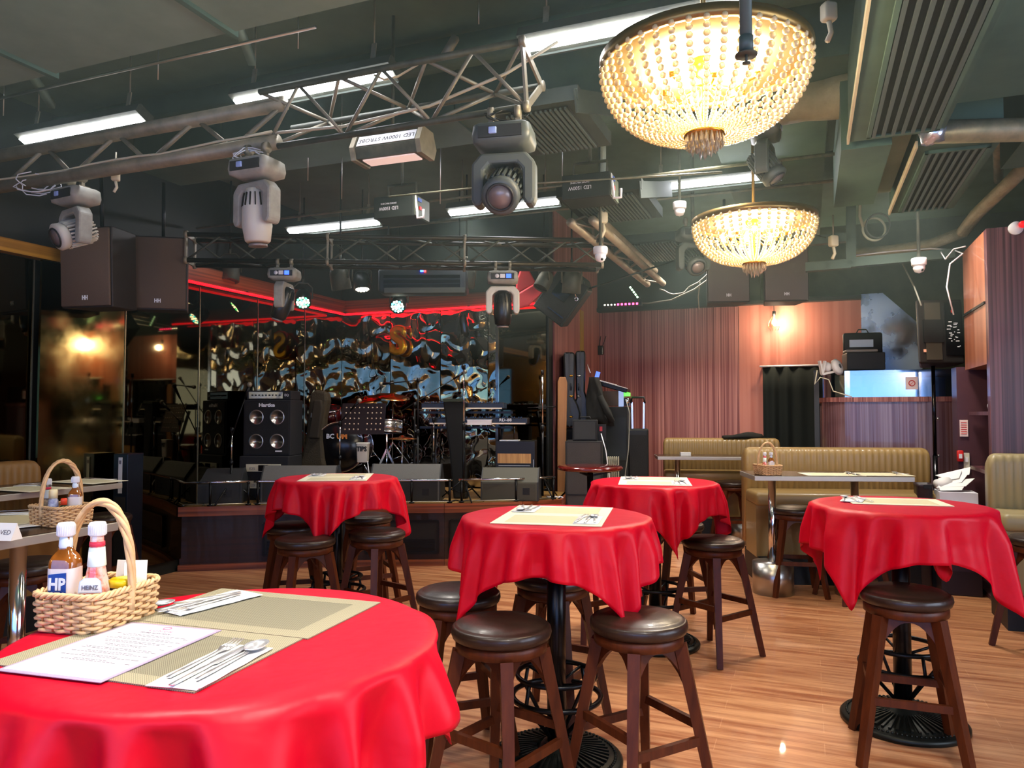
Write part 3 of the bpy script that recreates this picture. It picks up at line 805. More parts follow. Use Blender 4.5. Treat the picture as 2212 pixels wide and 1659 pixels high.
# big dusty duct at the upper edge of the picture
t = thing('air_duct', 'broad dusty grey duct running under the ceiling above the basket', 'duct', L(-3.3, 2.05, 3.3), TH)
G().box((0, 0, .25), (4.5, 1.4, .5)).build('casing', duct_l, t)
g = G(); [g.box((x, 0, .25), (.03, 1.44, .54)) for x in (-1.6, -.4, .8, 2.0)]; g.build('seam_band', duct_m, t)
g = G(); rods(g, [(-1.9, .7), (0, .7), (1.6, .7)], .5, .6); g.build('hanger_rod', steel, t)
t = thing('air_duct', 'square grey duct crossing above the strobe light', 'duct', L(-2.2, 4.75, 3.5), TH)
G().box((0, 0, .17), (5.8, .5, .34)).build('casing', duct_m, t)
g = G(); [g.box((x, 0, .17), (.03, .53, .37)) for x in (-2, 0, 2)]; g.build('seam_band', duct_m, t)
def grille_duct(label, u0, u1, v0, v1, z0, h, gu0, gu1, gv0, gv1, n):
    t = thing('air_duct', label, 'duct', L((u0 + u1) / 2, (v0 + v1) / 2, z0), TH)
    U, V = u1 - u0, v1 - v0
    G().box((0, 0, h / 2 + .012), (U, V, h)).build('casing', duct_m, t)
    cx, cy = (gu0 + gu1) / 2 - (u0 + u1) / 2, (gv0 + gv1) / 2 - (v0 + v1) / 2; GU, GV = gu1 - gu0, gv1 - gv0
    g = G(); g.box((cx, cy, .010), (GU, GV, .004)); g.build('grille_recess', mat('grille_dark', '#060A0A', .8), t)
    g = G()
    for sx in (-1, 1): g.box((cx + sx * GU / 2, cy, .002), (.02, GV + .02, .018))
    for sy in (-1, 1): g.box((cx, cy + sy * GV / 2, .002), (GU + .02, .02, .018))
    g.build('grille_frame', duct_m, t)
    g = G()
    for i in range(n):
        x = cx - GU / 2 + GU * (i + .5) / n; g.bar((x, cy - GV / 2, -.002), (x, cy + GV / 2, -.002), GU / n * .38, .012)
    g.build('grille_slat', slat_m, t)
    g = G()
    g.box((-U / 2 - .004, 0, .02), (.012, V + .01, .04)); g.build('foam_edge', mat('foam_edge', '#B9AE8C', .8, bump=(40, .6)), t)
    return t
grille_duct('big green grey duct with long slatted grille near the bead chandelier', .235, .70, 2.1, 4.53, 3.0, .42, .33, .66, 2.4, 4.45, 7)
grille_duct('smaller duct with slanting slatted grille above the column', .60, 1.02, 4.74, 6.28, 3.0, .35, .66, .97, 4.85, 6.2, 8)
lbox('duct_panel', 'green duct section beyond the big slatted grille', 'duct', .20, .46, 4.62, 5.9, 3.0, 3.4, duct_m)
lbox('duct_panel', 'narrow higher duct section between the two slatted grilles', 'duct', .47, .58, 4.66, 6.0, 3.1, 3.45, duct_l)
lbox('duct_panel', 'wide flat duct at the upper right corner', 'duct', .72, 1.75, 1.9, 4.5, 3.14, 3.55, duct_m)
lbox('duct_panel', 'dark duct along the upper right wall', 'duct', 1.2, 3.0, 5.0, 5.7, 3.1, 3.6, duct_m)
duct_k = mat('duct_dark', '#161E1A', .8, noise=(3, '#2A322C', .5))
def vent(label, px, py, z, du, dv, n):
    c = atz(px, py, z); t = thing('ceiling_vent', label, 'vent', c, TH, 'dark slatted vents in the ceiling')
    G().box((0, 0, .05), (du + .14, dv + .1, .08)).build('casing', duct_k, t)
    g = G()
    for i in range(n):
        x = -du / 2 + du * (i + .5) / n; g.bar((x, -dv / 2, -.004), (x, dv / 2, -.004), du / n * .4, .014)
    g.build('slat', slat_m, t)
    G().box((0, 0, .004), (du, dv, .006)).build('recess', mat('grille_dark', '#060A0A'), t)
    G().bar((du / 2 + .06, -dv / 2 - .06, .0), (du / 2 + .15, dv / 2, .22), .01, .12).build('side_flap', duct_k, t)
vent('slatted dark vent just behind the front truss end plate', 1196, 285, 3.12, .36, .62, 13)
vent('slatted dark vent above the diagonal triple pipes', 1322, 452, 3.1, .5, .75, 18)
vent('slatted dark vent beside the distant ceiling lamp', 1425, 545, 3.2, .5, .9, 16)

def strut_line(name, label, cat, P, r, m, n=10, group=None):
    c = Vector(P[0]); g = G(); g.tube([Vector(p) - c for p in P], r, n); o = g.build(name, m); o.location = c
    return tag(o, label, cat, group)
# --- conduits, rods, wires
ps = 'thin conduits under the ceiling'
strut_line('conduit', 'thin conduit above the leftmost strip lamp', 'pipe', [L(-5.5, 3.25, 3.55), L(-2.4, 3.25, 3.55)], .009, steel, 8, ps)
strut_line('conduit', 'thin conduit stepping towards the middle strip lamp', 'pipe', [L(-3.6, 3.15, 3.6), L(-1.6, 3.15, 3.6)], .008, steel, 8, ps)
strut_line('conduit', 'long dark conduit behind the big duct', 'pipe', [L(-5.5, 5.6, 3.3), L(1.0, 5.6, 3.3)], .012, pipe_m, 8, ps)
strut_line('conduit', 'dark conduit above the rear truss', 'pipe', [L(-5.5, 6.6, 3.4), L(.5, 6.6, 3.4)], .014, pipe_m, 8, ps)
strut_line('conduit', 'thin wire line running over the smoke machines', 'pipe', [at(840, 425, 5.4), at(1080, 400, 5.2), at(1350, 385, 5.0), at(1560, 372, 4.9)], .007, pipe_m, 6, ps)
strut_line('ceiling_beam', 'broad dark beam crossing above the middle strip lamps', 'beam', [L(-5.5, 4.15, 3.75), L(2.6, 4.15, 3.75)], .1, duct_m, 4)
strut_line('ceiling_beam', 'dark beam under the ceiling above the big chandelier', 'beam', [L(-3.0, 2.6, 3.7), L(2.6, 2.6, 3.7)], .09, duct_m, 4)
strut_line('ceiling_strap', 'slanting painted steel strap above the middle strip lamp', 'bracket', [at(497, 10, 3.8), at(545, 135, 4.3)], .03, duct_l, 4)
strut_line('ceiling_strap', 'slanting painted steel strap at the far edge above the first strip lamp', 'bracket', [at(62, 150, 4.6), at(112, 228, 5.0)], .03, duct_l, 4)
strut_line('ceiling_strap', 'short rusty strap above the front truss', 'bracket', [at(985, 80, 4.2), at(960, 122, 4.2)], .028, dusty, 4)
for i, (px, y0, y1, d) in enumerate(((338, 62, 172, 4.6), (641, 0, 105, 4.2), (1031, 0, 52, 4.1), (735, 105, 300, 5.2), (948, 350, 440, 5.6), (1212, 330, 380, 5.8), (662, 327, 390, 5.8), (4, 170, 250, 5), (735, 395, 430, 5.8))):
    strut_line('hanger_rod', ['thin rod hanging over the first strip lamp', 'thin rod hanging over the middle strip lamp', 'thin rod at the upper edge above the front truss', 'thin rod behind the strobe light', 'thin rod beside the hanging smoke machine', 'thin rod over the second smoke machine', 'short threaded rod beyond the tall white moving head', 'thin rod at the edge over the thick pipes', 'thin rod over the first smoke machine'][i], 'rod', [Vector((*at(px + 3, y1, d).xy, HC)), at(px + 3, y1, d)], .004, steel, 6)
# --- pipes on the right
p_end = atz(2014, 285, 3.02)
strut_line('round_pipe', 'thick horizontal pipe wrapped in foil at its end', 'pipe', [p_end, p_end + L(1.6, .3, 0) + Vector((0, .2, 0))], .062, pipe_m, 16)
g = G(); g.ball((0, 0, 0), .075, 12, 8); rn = random.Random(4)
g.v = [tuple(Vector(p) * rn.uniform(.75, 1.15)) for p in g.v]; o = g.build('foil_wrap', mat('crumpled_foil', '#C9D4E6', .25, .9)); o.location = p_end; tag(o, 'crumpled silver foil plug on the end of the thick pipe', 'foil')
strut_line('insulated_pipe', 'lagged diagonal pipe sloping down towards the column', 'pipe', [at(2230, 345, 5.4), at(2180, 395, 5.9), at(2110, 462, 6.5), at(2080, 500, 6.9)], .055, foil, 14)
strut_line('insulated_pipe', 'lagged horizontal pipe under the coiled hose', 'pipe', [at(1845, 548, 7.7), at(1930, 540, 7.5), at(2010, 528, 7.3), at(2085, 500, 7.0)], .055, foil, 14)
strut_line('round_pipe', 'vertical painted pipe at the upper right edge', 'pipe', [at(2155, 300, 5.6), at(2157, 390, 6.2)], .035, pipe_m, 12)
t = thing('steel_frame', 'dark green square steel frame hanging before the far wall', 'frame', L(.35, 7.75, 2.9), TH)
fr = mat('green_steel', '#3B4A40', .5, .2)
o_ = t.location
def relp(p): 
    q = UV(p); a = UV(o_); return (q[0] - a[0], q[1] - a[1], p.z - o_.z)
V_ = 7.75
for a, b_ in (((1838, 430), (1838, 578)), ((1838, 568), (2062, 548)), ((1740, 578), (1838, 570)), ((1740, 522), (1838, 512))):
    G().bar(relp(atv(*a, V_)), relp(atv(*b_, V_)), .085, .085).build('beam', fr, t)
# coiled hose
t = thing('coiled_hose', 'coiled grey hose loop hanging near the steel frame', 'hose', at(1888, 495, 6.9))
G().torus((0, 0, 0), .105, .011, 36, 8, RX(pi / 2)).build('loop', mat('hose_grey', '#8E9078', .5), t)
G().torus((.02, .03, .03), .11, .009, 36, 8, RX(pi / 2 + .2)).build('loop', mat('hose_dark', '#3A4038', .5), t)
G().tube([(-.1, 0, .02), (-.13, 0, .12), (-.12, 0, .3)], .014, 8).build('feed_pipe', foil, t)
# glove like white thing and plug boxes hanging
def hang_plug(label, px, py, d, s=1):
    t = thing('hanging_plug', label, 'plug', at(px, py, d), .2)
    G().box((0, 0, -.03 * s), (.06 * s, .05 * s, .08 * s), b=.01 * s).build('plug_body', cream, t)
    G().tube([(0, 0, -.07 * s), (.01 * s, 0, -.12 * s), (-.01 * s, 0, -.16 * s)], .012 * s, 6).build('tail', cream, t)
    G().cyl((0, 0, .01 * s), (0, 0, .16 * s), .006 * s, n=6).build('wire', dusty, t)
hang_plug('pale plug with knotted tail hanging beside the far chandelier', 1800, 512, 7.0, 1.3)
hang_plug('pale plug hanging over the diagonal triple pipes', 1302, 460, 5.9, 1.2)
hang_plug('white plug hanging under the thick front pipe', 250, 372, 4.7, .8)
hang_plug('pinkish plug at the top edge beside the big duct', 1790, 12, 3.2, 1.0)

strut_line('flexible_duct', 'crumpled silvery flexible duct meeting the slatted grille duct', 'duct', [at(1690, 225, 4.7), at(1740, 215, 4.6), at(1790, 212, 4.5), at(1850, 205, 4.35)], .13, foil, 18)
strut_line('cable', 'loose cable sagging from the diagonal pipes to the grey speakers', 'cable', sag(at(1425, 625, 8.4), at(1535, 585, 8.2), .12, 10, .02), .008, mat('cable_grey', '#8C8A7C', .5), 6)
strut_line('cable', 'long cable drooping over the black ledge of the red wall', 'cable', [at(1535, 600, 8.2), at(1500, 625, 8.6), at(1450, 648, 9.0), at(1400, 655, 9.3), at(1375, 655, 9.5)], .009, mat('cable_grey', ''), 6)
strut_line('cable', 'thin cable falling across the top of the striped red wall', 'cable', [at(1512, 610, 8.6), at(1508, 640, 9.3), at(1510, 668, 9.7)], .006, mat('cable_grey', ''), 6)
strut_line('cable', 'thin cable strung between the far chandelier and the steel frame', 'cable', sag(at(1700, 470, 6.5), at(1840, 505, 7.6), .1, 8), .006, dustyd, 6)
strut_line('round_pipe', 'long grey pipe behind the chandeliers', 'pipe', [at(1450, 385, 6.2), at(1740, 340, 5.9), at(1860, 322, 5.7)], .022, pipe_m, 10)
lbox('cable_tray', 'dark cable tray high between the chandeliers and the ducts', 'tray', -.6, .15, 5.2, 8.8, 3.45, 3.53, duct_m)
# --- trusses
def truss(name, label, p0, p1, offs, rc, rl, n, m, m2, pairs, end=None):
    p0 = Vector(p0); p1 = Vector(p1); d = (p1 - p0); ln = d.length; rz = math.atan2(d.y, d.x)
    t = thing(name, label, 'truss', p0, rz)
    for (y, z) in offs: G().cyl((0, y, z), (ln, y, z + d.z), rc, n=12).build('chord', m, t)
    g = G()
    for (i, j) in pairs:
        for k in range(n):
            a, b_ = (i, j) if k % 2 == 0 else (j, i); x0, x1 = ln * k / n, ln * (k + 1) / n
            g.cyl((x0, offs[a][0], offs[a][1] + d.z * k / n), (x1, offs[b_][0], offs[b_][1] + d.z * (k + 1) / n), rl, n=6)
    g.build('lattice', m2, t)
    if end:
        for x in end:
            xx = ln * x; g = G()
            for i in range(len(offs)):
                a, b_ = offs[i], offs[(i + 1) % len(offs)]; g.bar((xx, a[0], a[1] + d.z * x), (xx, b_[0], b_[1] + d.z * x), .012, .035)
            for a in offs: g.cyl((xx - .012, a[0], a[1] + d.z * x), (xx + .012, a[0], a[1] + d.z * x), rc * 1.6, n=12)
            g.build('end_plate', dusty, t)
    return t
truss('pipe_truss', 'front truss of thick dusty pipes carrying the first two moving heads', L(-5.55, 3.33, 3.0), L(-2.70, 3.33, 3.0), [(0, 0), (.05, .235)], .042, .014, 9, dusty, dusty, [(0, 1)])
truss('lattice_truss', 'thin triangular lattice truss ending beside the third moving head', L(-2.78, 3.33, 2.975), L(-1.235, 3.33, 2.975), [(0, 0), (-.06, .29), (.22, .19)], .017, .010, 6, dustyd, dusty, [(0, 1), (0, 2), (1, 2)], end=(1.0,))
pa, pb = at(402, 530, 6.15), at(1300, 545, 6.45)
truss('lattice_truss', 'long dark box truss across the stage with crossed bracing', (pa.x, pa.y, 2.765), (pb.x, pb.y, 2.785), [(0, 0), (0, .215), (.22, .215), (.22, 0)], .02, .009, 12, mat('truss_dark', '#3A362E', .4, .7), dustyd, [(0, 1), (1, 2), (2, 3), (3, 0)], end=(0, .33, .66, 1))
o = [x for x in COL.objects if x.name == 'lattice_truss.001'][0]
a = atz(1232, 480, 3.0); b_ = a + (L(0, 1, 0)) * 3.05
truss('pipe_truss', 'diagonal truss of three thick dusty pipes pointing at the red wall', a, b_, [(0, 0), (-.18, .0), (-.09, .15)], .036, .010, 9, mat('dusty_pipe', '#857A66', .5, .4, noise=(10, '#A89A82', .5)), dusty, [(0, 1), (0, 2)])
# cables along the front truss
for i, (v, z, s) in enumerate(((3.30, 3.05, .02), (3.36, 3.045, .015))):
    strut_line('cable', ['pale cable taped along the top of the thick front pipe', 'second pale cable along the thick front pipe'][i], 'cable', sag(L(-5.5, v, z), L(-2.72, v, z), s, 14, .008), .007, cream, 6, 'cables on the front truss')
strut_line('cable', 'pair of pale cables running up through the lattice truss to the strip lamp', 'cable', [L(-2.9, 3.3, 3.05), L(-2.3, 3.36, 3.04), L(-1.8, 3.4, 3.09), L(-1.35, 3.36, 3.17), L(-1.1, 3.4, 3.3)], .008, cream, 6, 'cables on the front truss')
strut_line('cable', 'pale cable looping under the middle strip lamp', 'cable', [at(808, 162, 4.0), at(830, 172, 4.0), at(860, 165, 4.0), at(905, 138, 4.0), at(1120, 96, 3.7)], .006, cream, 6, 'cables on the front truss')
rn = random.Random(12)
for i, (px, py, d) in enumerate(((100, 390, 4.75), (545, 330, 4.1), (1095, 245, 3.55))):
    c = at(px, py, d); g = G()
    for k in range(6):
        a = rn.uniform(0, 6.28); w_ = rn.uniform(.05, .16 if i == 0 else .09)
        g.tube([(w_ * cos(a + tt) * (1 + .3 * sin(3 * tt)) - (.06 if i == 0 else 0), .03 * sin(a * 3 + tt), -.02 + w_ * .5 * sin(a + tt)) for tt in [q * .5 for q in range(8)]], .004, 5)
    o = g.build('cable_loops', white if i != 2 else blkm); o.location = c
    tag(o, ['messy white cable loops over the leftmost moving head', 'messy white cable loops over the tall white moving head', 'dark cable loops over the moving head with round lens'][i], 'cable', None, None)

# --- LED strip lamps
def batten(label, p0, p1):
    p0 = Vector(p0); p1 = Vector(p1); d = p1 - p0; ln = d.length; rz = math.atan2(d.y, d.x)
    t = thing('strip_lamp', label, 'lamp', p0, rz, 'white strip lamps in two rows under the ceiling')
    Q = RX(R(-26))
    g = G(); g.box((ln / 2, .0, .045), (ln + .03, .12, .07), M=Q); g.build('housing', dustyd, t)
    g = G(); g.box((ln / 2, -.064, .040), (ln + .03, .008, .06), M=Q); g.box((ln / 2, .064, .030), (ln + .03, .008, .07), M=Q); g.build('hood', mat('lamp_hood', '#3C423C', .5, .3), t)
    g = G(); g.box((ln / 2, 0, .004), (ln, .058, .012), M=Q); g.build('light_strip', lens_w, t)
    for x in (.12, ln - .12):
        g = G(); g.bar((x, 0, .07), (x, .02, .2), .03, .008); g.cyl((x, .02, .2), (x, .02, 3.85 - p0.z), .005, n=6); g.build('bracket', dusty, t)
    return t
batten('leftmost strip lamp above the thick front pipes', (-3.34, 5.05, 3.35), (-2.34, 4.66, 3.35))
batten('strip lamp above the lattice truss', (-1.65, 4.42, 3.35), (-.66, 4.02, 3.35))
batten('strip lamp at the top edge beside the big chandelier', (.055, 3.73, 3.35), (1.03, 3.34, 3.35))
batten('short looking strip lamp just above the stage truss', (-2.28, 7.59, 3.35), (-1.30, 7.22, 3.35))
batten('strip lamp behind the moving head with round lens', (-.58, 6.89, 3.35), (.40, 6.50, 3.35))
batten('strip lamp between the two chandeliers', (1.11, 6.14, 3.35), (2.08, 5.76, 3.35))

# --- moving heads
mh_grey = mat('moving_head_grey', '#8A897E', .45, noise=(14, '#A6A498', .4)); mh_white = mat('moving_head_white', '#C9C6B8', .4); mh_dark = mat('moving_head_dark', '#4F5653', .45)
mh_black = mat('moving_head_black', '#1A1A1B', .3); lens_m = mat('lamp_lens', '#8A7E7A', .35, .3, coat=.2)
def moving_head(label, loc, base_rot, pan, tilt, shell, style='ribbed', s=1.0, display=False, barrel=None, yokecol=None):
    t = thing('moving_head', label, 'stage light', loc, base_rot, 'moving head stage lights on the trusses')
    t.scale = (s, s, s); barrel = barrel or shell; yk = yokecol or shell
    for x in (-.06, .06):
        g = G(); g.bar((x, 0, 0), (x, 0, -.055), .022, .02); g.torus((x, 0, .02), .028, .008, 14, 6, T(x, 0, 0) @ RY(pi / 2) @ T(-x, 0, 0) if False else None) if False else None
        g.box((x, 0, -.058), (.05, .07, .012)); g.cyl((x - .012, 0, .0), (x + .012, 0, 0), .03, n=12); g.build('clamp', dusty, t)
    g = G(); rr = rrect(.26, .19, .03, 4)
    g.loft([[(x * f, y * f, z) for x, y in rr] for f, z in ((.84, -.065), (.95, -.075), (1, -.12), (.95, -.15), (.6, -.168))], True, caps=True)
    g.build('base', shell, t)
    g = G(); g.box((0, -.097, -.112), (.19, .008, .05)); g.build('control_panel', dgrey, t)
    if display:
        g = G(); g.cyl((-.045, -.1, -.112), (-.045, -.104, -.112), .017, n=16); g.box((.0, -.102, -.112), (.04, .006, .034)); g.build('button', white, t)
        G().box((.05, -.102, -.112), (.04, .006, .034)).build('display', mat('blue_display', '#2A49FF', .4, emit=3, ecol='#2A49FF'), t)
    else:
        G().box((-.03, -.104, -.11), (.035, .012, .03), b=.004).build('power_plug', mat('pale_blue_plug', '#9DB4E8', .4), t)
    # yoke
    P = RZ(pan)
    U = [(-.14, -.39), (-.14, -.23), (-.10, -.185), (.10, -.185), (.14, -.23), (.14, -.39), (.125, -.415), (.10, -.415), (.085, -.39), (.085, -.26), (.06, -.232), (-.06, -.232), (-.085, -.26), (-.085, -.39), (-.10, -.415), (-.125, -.415)]
    g = G(); g.prism(U, .085, P @ T(0, -.0425, 0) @ XZ); o = g.build('yoke', yk, t, bevel=.012)
    H = P @ T(0, 0, -.335) @ RX(tilt)
    g = G()
    if style == 'ribbed':
        g.lathe([(.068, -.058), (.07, -.06), (.08, -.075), (.083, -.11), (.068, -.122), (.05, -.122)], 28, H); G().lathe([(.001, .10), (.055, .10), (.072, .07), (.072, -.06), (.001, -.06)], 28, H).build('core', dgrey, t)
        for i in range(22):
            a = 2 * pi * i / 22; M = H @ RZ(a); g.box((.074, 0, .005), (.02, .010, .14), M); g.box((.05, 0, .09), (.05, .008, .03), M)
        g.build('head', barrel, t)
        G().lathe([(.001, -.118), (.05, -.118), (.05, -.124), (.001, -.128)], 24, H).build('lens', lens_m, t)
        G().torus((0, 0, 0), .056, .006, 24, 6, H @ T(0, 0, -.124)).build('lens_ring', dgrey, t)
    else:
        g.lathe([(.02, .12), (.05, .115), (.062, .07), (.075, .0), (.078, -.08), (.066, -.16), (.05, -.175), (.05, -.16)], 28, H)
        g.build('head', barrel, t); g = G()
        for i in range(16):
            a = 2 * pi * i / 16; M = H @ RZ(a); g.bar((.0605, 0, .09), (.0735, 0, .02), .006, .008, M=M)
        g.build('vent_slots', blk, t)
        G().lathe([(.001, -.176), (.046, -.174), (.05, -.19), (.044, -.19), (.001, -.18)], 24, H).build('lens', lens_m if style == 'long' else blkm, t)
    return t
def mh_at(px, py, d): return at(px, py, d)
moving_head('leftmost moving head light, grey with its lens facing the viewer', mh_at(165, 388, 4.78), R(-28), R(-8), R(-66), mh_grey, s=1.04, barrel=mh_white)
moving_head('moving head light with a long white barrel pointing down', mh_at(556, 322, 4.08), R(-22), R(-8), R(4), mh_grey, 'long', 1.03, barrel=mh_white)
moving_head('large grey moving head light with round lens under the lattice truss end', mh_at(1090, 245, 3.55), R(-12), R(2), R(-58), mh_dark, 'ribbed', 1.1)
moving_head('small moving head with blue display, seen from the side on the stage truss', mh_at(615, 566, 6.2), 0, R(85), R(20), mh_grey, 'long', .95, True, mh_black)
moving_head('small moving head with pale yoke and black barrel before the red tube', mh_at(1086, 572, 6.35), 0, 0, R(5), mh_grey, 'long', 1.02, True, mh_black, mh_white)
moving_head('grey moving head seen from the side behind the big chandelier', mh_at(1652, 250, 4.9), R(70), R(-10), R(-35), mh_dark, 'ribbed', 1.0)
moving_head('dusty moving head half hidden by the far chandelier rim', mh_at(1496, 478, 6.9), R(5), R(5), R(-55), mh_dark, 'ribbed', 1.12)

for px_, py_, d_, lb_ in ((1652, 250, 4.9, 'dark pole holding the moving head behind the big chandelier'), (1496, 478, 6.9, 'dark pole holding the dusty moving head by the far chandelier')):
    q_ = at(px_, py_, d_); strut_line('hanging_pole', lb_, 'pole', [Vector((q_.x, q_.y, HC)), q_ - Vector((0, 0, .062))], .018, dustyd, 10)
# --- PAR lights
def par(label, loc, rz, tilt, led=None, s=1.0, m=blkm):
    t = thing('spot_light', label, 'stage light', loc, rz, 'small stage spotlights above the stage'); t.scale = (s, s, s)
    H = T(0, 0, -.17) @ RX(tilt)
    g = G(); g.lathe([(.03, .11), (.07, .10), (.085, .05), (.088, -.09), (.08, -.095), (.08, -.07)], 24, H); g.build('can', m, t)
    g = G(); g.tube([(-.1, 0, -.17), (-.1, 0, -.05), (-.05, 0, 0), (.05, 0, 0), (.1, 0, -.05), (.1, 0, -.17)], .008, 6); g.cyl((0, 0, 0), (0, 0, .05), .012); g.build('bracket', dustyd, t)
    G().lathe([(.001, -.072), (.08, -.072), (.08, -.076), (.001, -.076)], 24, H).build('face', dgrey, t)
    G().cyl((0, 0, .04), (0, 0, (3.88 - loc[2]) / s), .009, n=6).build('hanger', blkm, t)
    if led:
        g = G(); pts = [(0, 0)] + [(.03 * cos(R(60 * i)), .03 * sin(R(60 * i))) for i in range(6)] + [(.06 * cos(R(30 * i)), .06 * sin(R(30 * i))) for i in range(12)]
        for k in range(len(led)):
            g = G()
            for j, (x, y) in enumerate(pts):
                if j % len(led) == k: g.cyl((x, y, -.077), (x, y, -.083), .0115, n=8, M=H)
            g.build('led', led[k], t)
    return t
ledw = mat('led_warm_white', '#FFF2D8', .4, emit=12, ecol='#FFF0D0'); ledg = mat('led_green', '#40FF90', .4, emit=9, ecol='#30FF80'); ledp = mat('led_pink', '#FF4070', .4, emit=8, ecol='#FF3068'); ledc = mat('led_cyan', '#60FFF0', .4, emit=8, ecol='#40F0FF')
par('glowing green and white spotlight beside the side view moving head', at(655, 612, 8.2), R(15), R(-50), [ledw, ledw, ledg])
par('glowing warm white spotlight right above the balloon', at(862, 622, 8.2), R(-5), R(-55), [ledw, ledw, ledc])
par('tilted spotlight with a thin glowing rim', at(782, 575, 7.9), R(25), R(-15), [ledw])
par('dull grey spotlight can above the stage, first in its row', at(497, 548, 7.6), R(10), R(-10), None, 1.1, dustyd)
par('dull spotlight can left of the thin glowing rim one', at(735, 562, 7.3), R(-30), R(15), None, 1.1, dustyd)
par('dull spotlight can beside the black vented unit', at(1008, 565, 7.4), R(30), R(15), None, 1.0, dustyd)
par('dull spotlight can with a pull ring above the tilted speaker', at(1235, 572, 7.5), R(20), R(10), None, 1.1, dustyd)
par('small spotlight can beside the red ornament', at(1175, 575, 7.4), R(-60), R(-30), None, .9, dustyd)
par('pink glowing spotlight mounted over the audience side', L(-1.2, 1.2, 3.3), R(180), R(-50), [ledp, ledw])
par('green glowing spotlight mounted over the audience side', L(-.4, 1.2, 3.3), R(180), R(-50), [ledg, ledw])

# --- strobe and smoke machines
t = thing('strobe_light', 'grey strobe light with a white label hanging under the lattice truss', 'strobe light', at(848, 322, 4.35), R(-20))
g = G(); g.prism([(-.07, -.06), (.07, -.06), (.10, .0), (.06, .075), (-.05, .075), (-.09, .0)], .40, T(-.20, 0, 0) @ Matrix(((0, 0, 1, 0), (1, 0, 0, 0), (0, 1, 0, 0), (0, 0, 0, 1)))); g.build('housing', dustyd, t)
for x in (-.215, .215): g = G(); g.prism([(-.08, -.07), (.085, -.07), (.115, .0), (.07, .09), (-.06, .09), (-.105, .0)], .03, T(x - .015, 0, 0) @ Matrix(((0, 0, 1, 0), (1, 0, 0, 0), (0, 1, 0, 0), (0, 0, 0, 1)))); g.build('end_cap', dusty, t)
G().box((0, 0, -.064), (.34, .10, .008)).build('lamp_panel', mat('strobe_panel', '#E8CFC6', .5, emit=.35, ecol='#F0D0C4'), t)
LM = Matrix.Translation((0, -.074, .04)) @ RX(R(62)) 
G().box((0, 0, 0), (.38, .075, .003), M=LM).build('label_plate', white, t)
text('lettering', 'LED 1000W STROBE', .042, LM @ T(0, 0, .002) @ RZ(pi), blk, t, .0004, .98)
g = G(); g.cyl((0, 0, .07), (0, 0, 3.85 - t.location.z), .01, n=8); g.build('hanger', dustyd, t)
def smoke(label, loc, rz):
    t = thing('smoke_machine', label, 'smoke machine', loc, rz, 'black smoke machines hung upside down')
    G().box((0, 0, 0), (.34, .26, .17)).build('housing', mat('smoke_box', '#1B211E', .5), t, bevel=.008)
    G().box((.17, 0, .0), (.01, .24, .15)).build('back_plate', mat('smoke_back', '#59604F', .5), t)
    G().box((.178, -.05, .05), (.012, .05, .025)).build('power_plug', blue_p, t)
    G().box((.178, -.04, -.01), (.012, .03, .025)).build('switch', red_p, t)
    G().tube([(.17, -.11, .07), (.19, -.11, -.06), (.19, -.11, -.1), (.24, -.11, -.1), (.24, -.11, -.04)], .01, 6).build('handle', white, t)
    text('lettering', 'LED 1500W', .036, T(-.04, -.134, -.012) @ FR @ RZ(pi), white, t, .0006, .9)
    text('lettering', 'SMOKE MACHINE', .018, T(-.04, -.134, .025) @ FR @ RZ(pi), white, t, .0006, .95)
    G().box((-.1, .0, .1), (.06, .06, .04), b=.01).build('cap', cream, t)
    g = G(); g.tube([(-.12, 0, .09), (-.12, 0, .2), (.12, 0, .2), (.12, 0, .09)], .012, 6); g.cyl((0, 0, .2), (0, 0, 3.85 - loc[2]), .012, n=8); g.build('bracket', dustyd, t)
smoke('black smoke machine hanging behind the strobe light', at(868, 455, 5.7), R(-20))
smoke('black smoke machine hanging from a pale post beside the slatted vent', at(1275, 412, 5.2), R(-20))
strut_line('square_post', 'pale square post between the second smoke machine and the ceiling', 'post', [at(1303, 380, 5.25), at(1303, 282, 5.25)], .025, mat('pale_post', '#9DA596', .5), 4)
# --- wall speakers
def hh(label, loc, rz, tilt=0, s=1.0, g1=None):
    t = thing('loudspeaker', label, 'speaker', loc, (R(tilt), 0, rz), 'brown fronted hanging loudspeakers'); t.scale = (s, s, s)
    G().prism([(-.23, 0), (.23, 0), (.17, .34), (-.17, .34)], .62, T(0, 0, -.31)).build('cabinet', mat('speaker_cabinet', '#2A221E', .6), t, bevel=.008)
    G().box((0, -.012, 0), (.435, .02, .595), b=.006).build('grille', g1 or grille, t)
    text('badge', 'HH', .045, T(0, -.0235, -.235) @ FR, white, t, .0012, .8, .0015)
    g = G(); g.cyl((0, .17, .31), (0, .17, 3.88 - loc[2] if tilt == 0 else .8), .015, n=8); g.build('hanging_rod', blkm, t)
hh('brown fronted loudspeaker partly hidden by the leftmost moving head', at(187, 578, 5.75), R(-12), 3)
hh('brown fronted loudspeaker beside the start of the red light tube', at(342, 590, 6.15), R(12), 3, .98)
g2 = mat('speaker_grille_grey', '#6A605C', .7, bump=(400, .5))
hh('grey fronted loudspeaker above the red wall, first of its pair', at(1573, 592, 8.1), R(-4), 0, 1.0, g2)
hh('grey fronted loudspeaker above the bare bulb', at(1698, 588, 7.9), R(-8), 0, 1.0, g2)
t = thing('tilted_speaker', 'black wedge shaped loudspeaker tipped over at the stage end', 'speaker', at(1213, 640, 7.7), (R(10), R(38), R(-10)))
G().prism([(-.19, -.26), (.19, -.26), (.19, .2), (.1, .27), (-.19, .27)], .3, XZ).build('cabinet', mat('speaker_black', '#14201A', .5), t, bevel=.01)
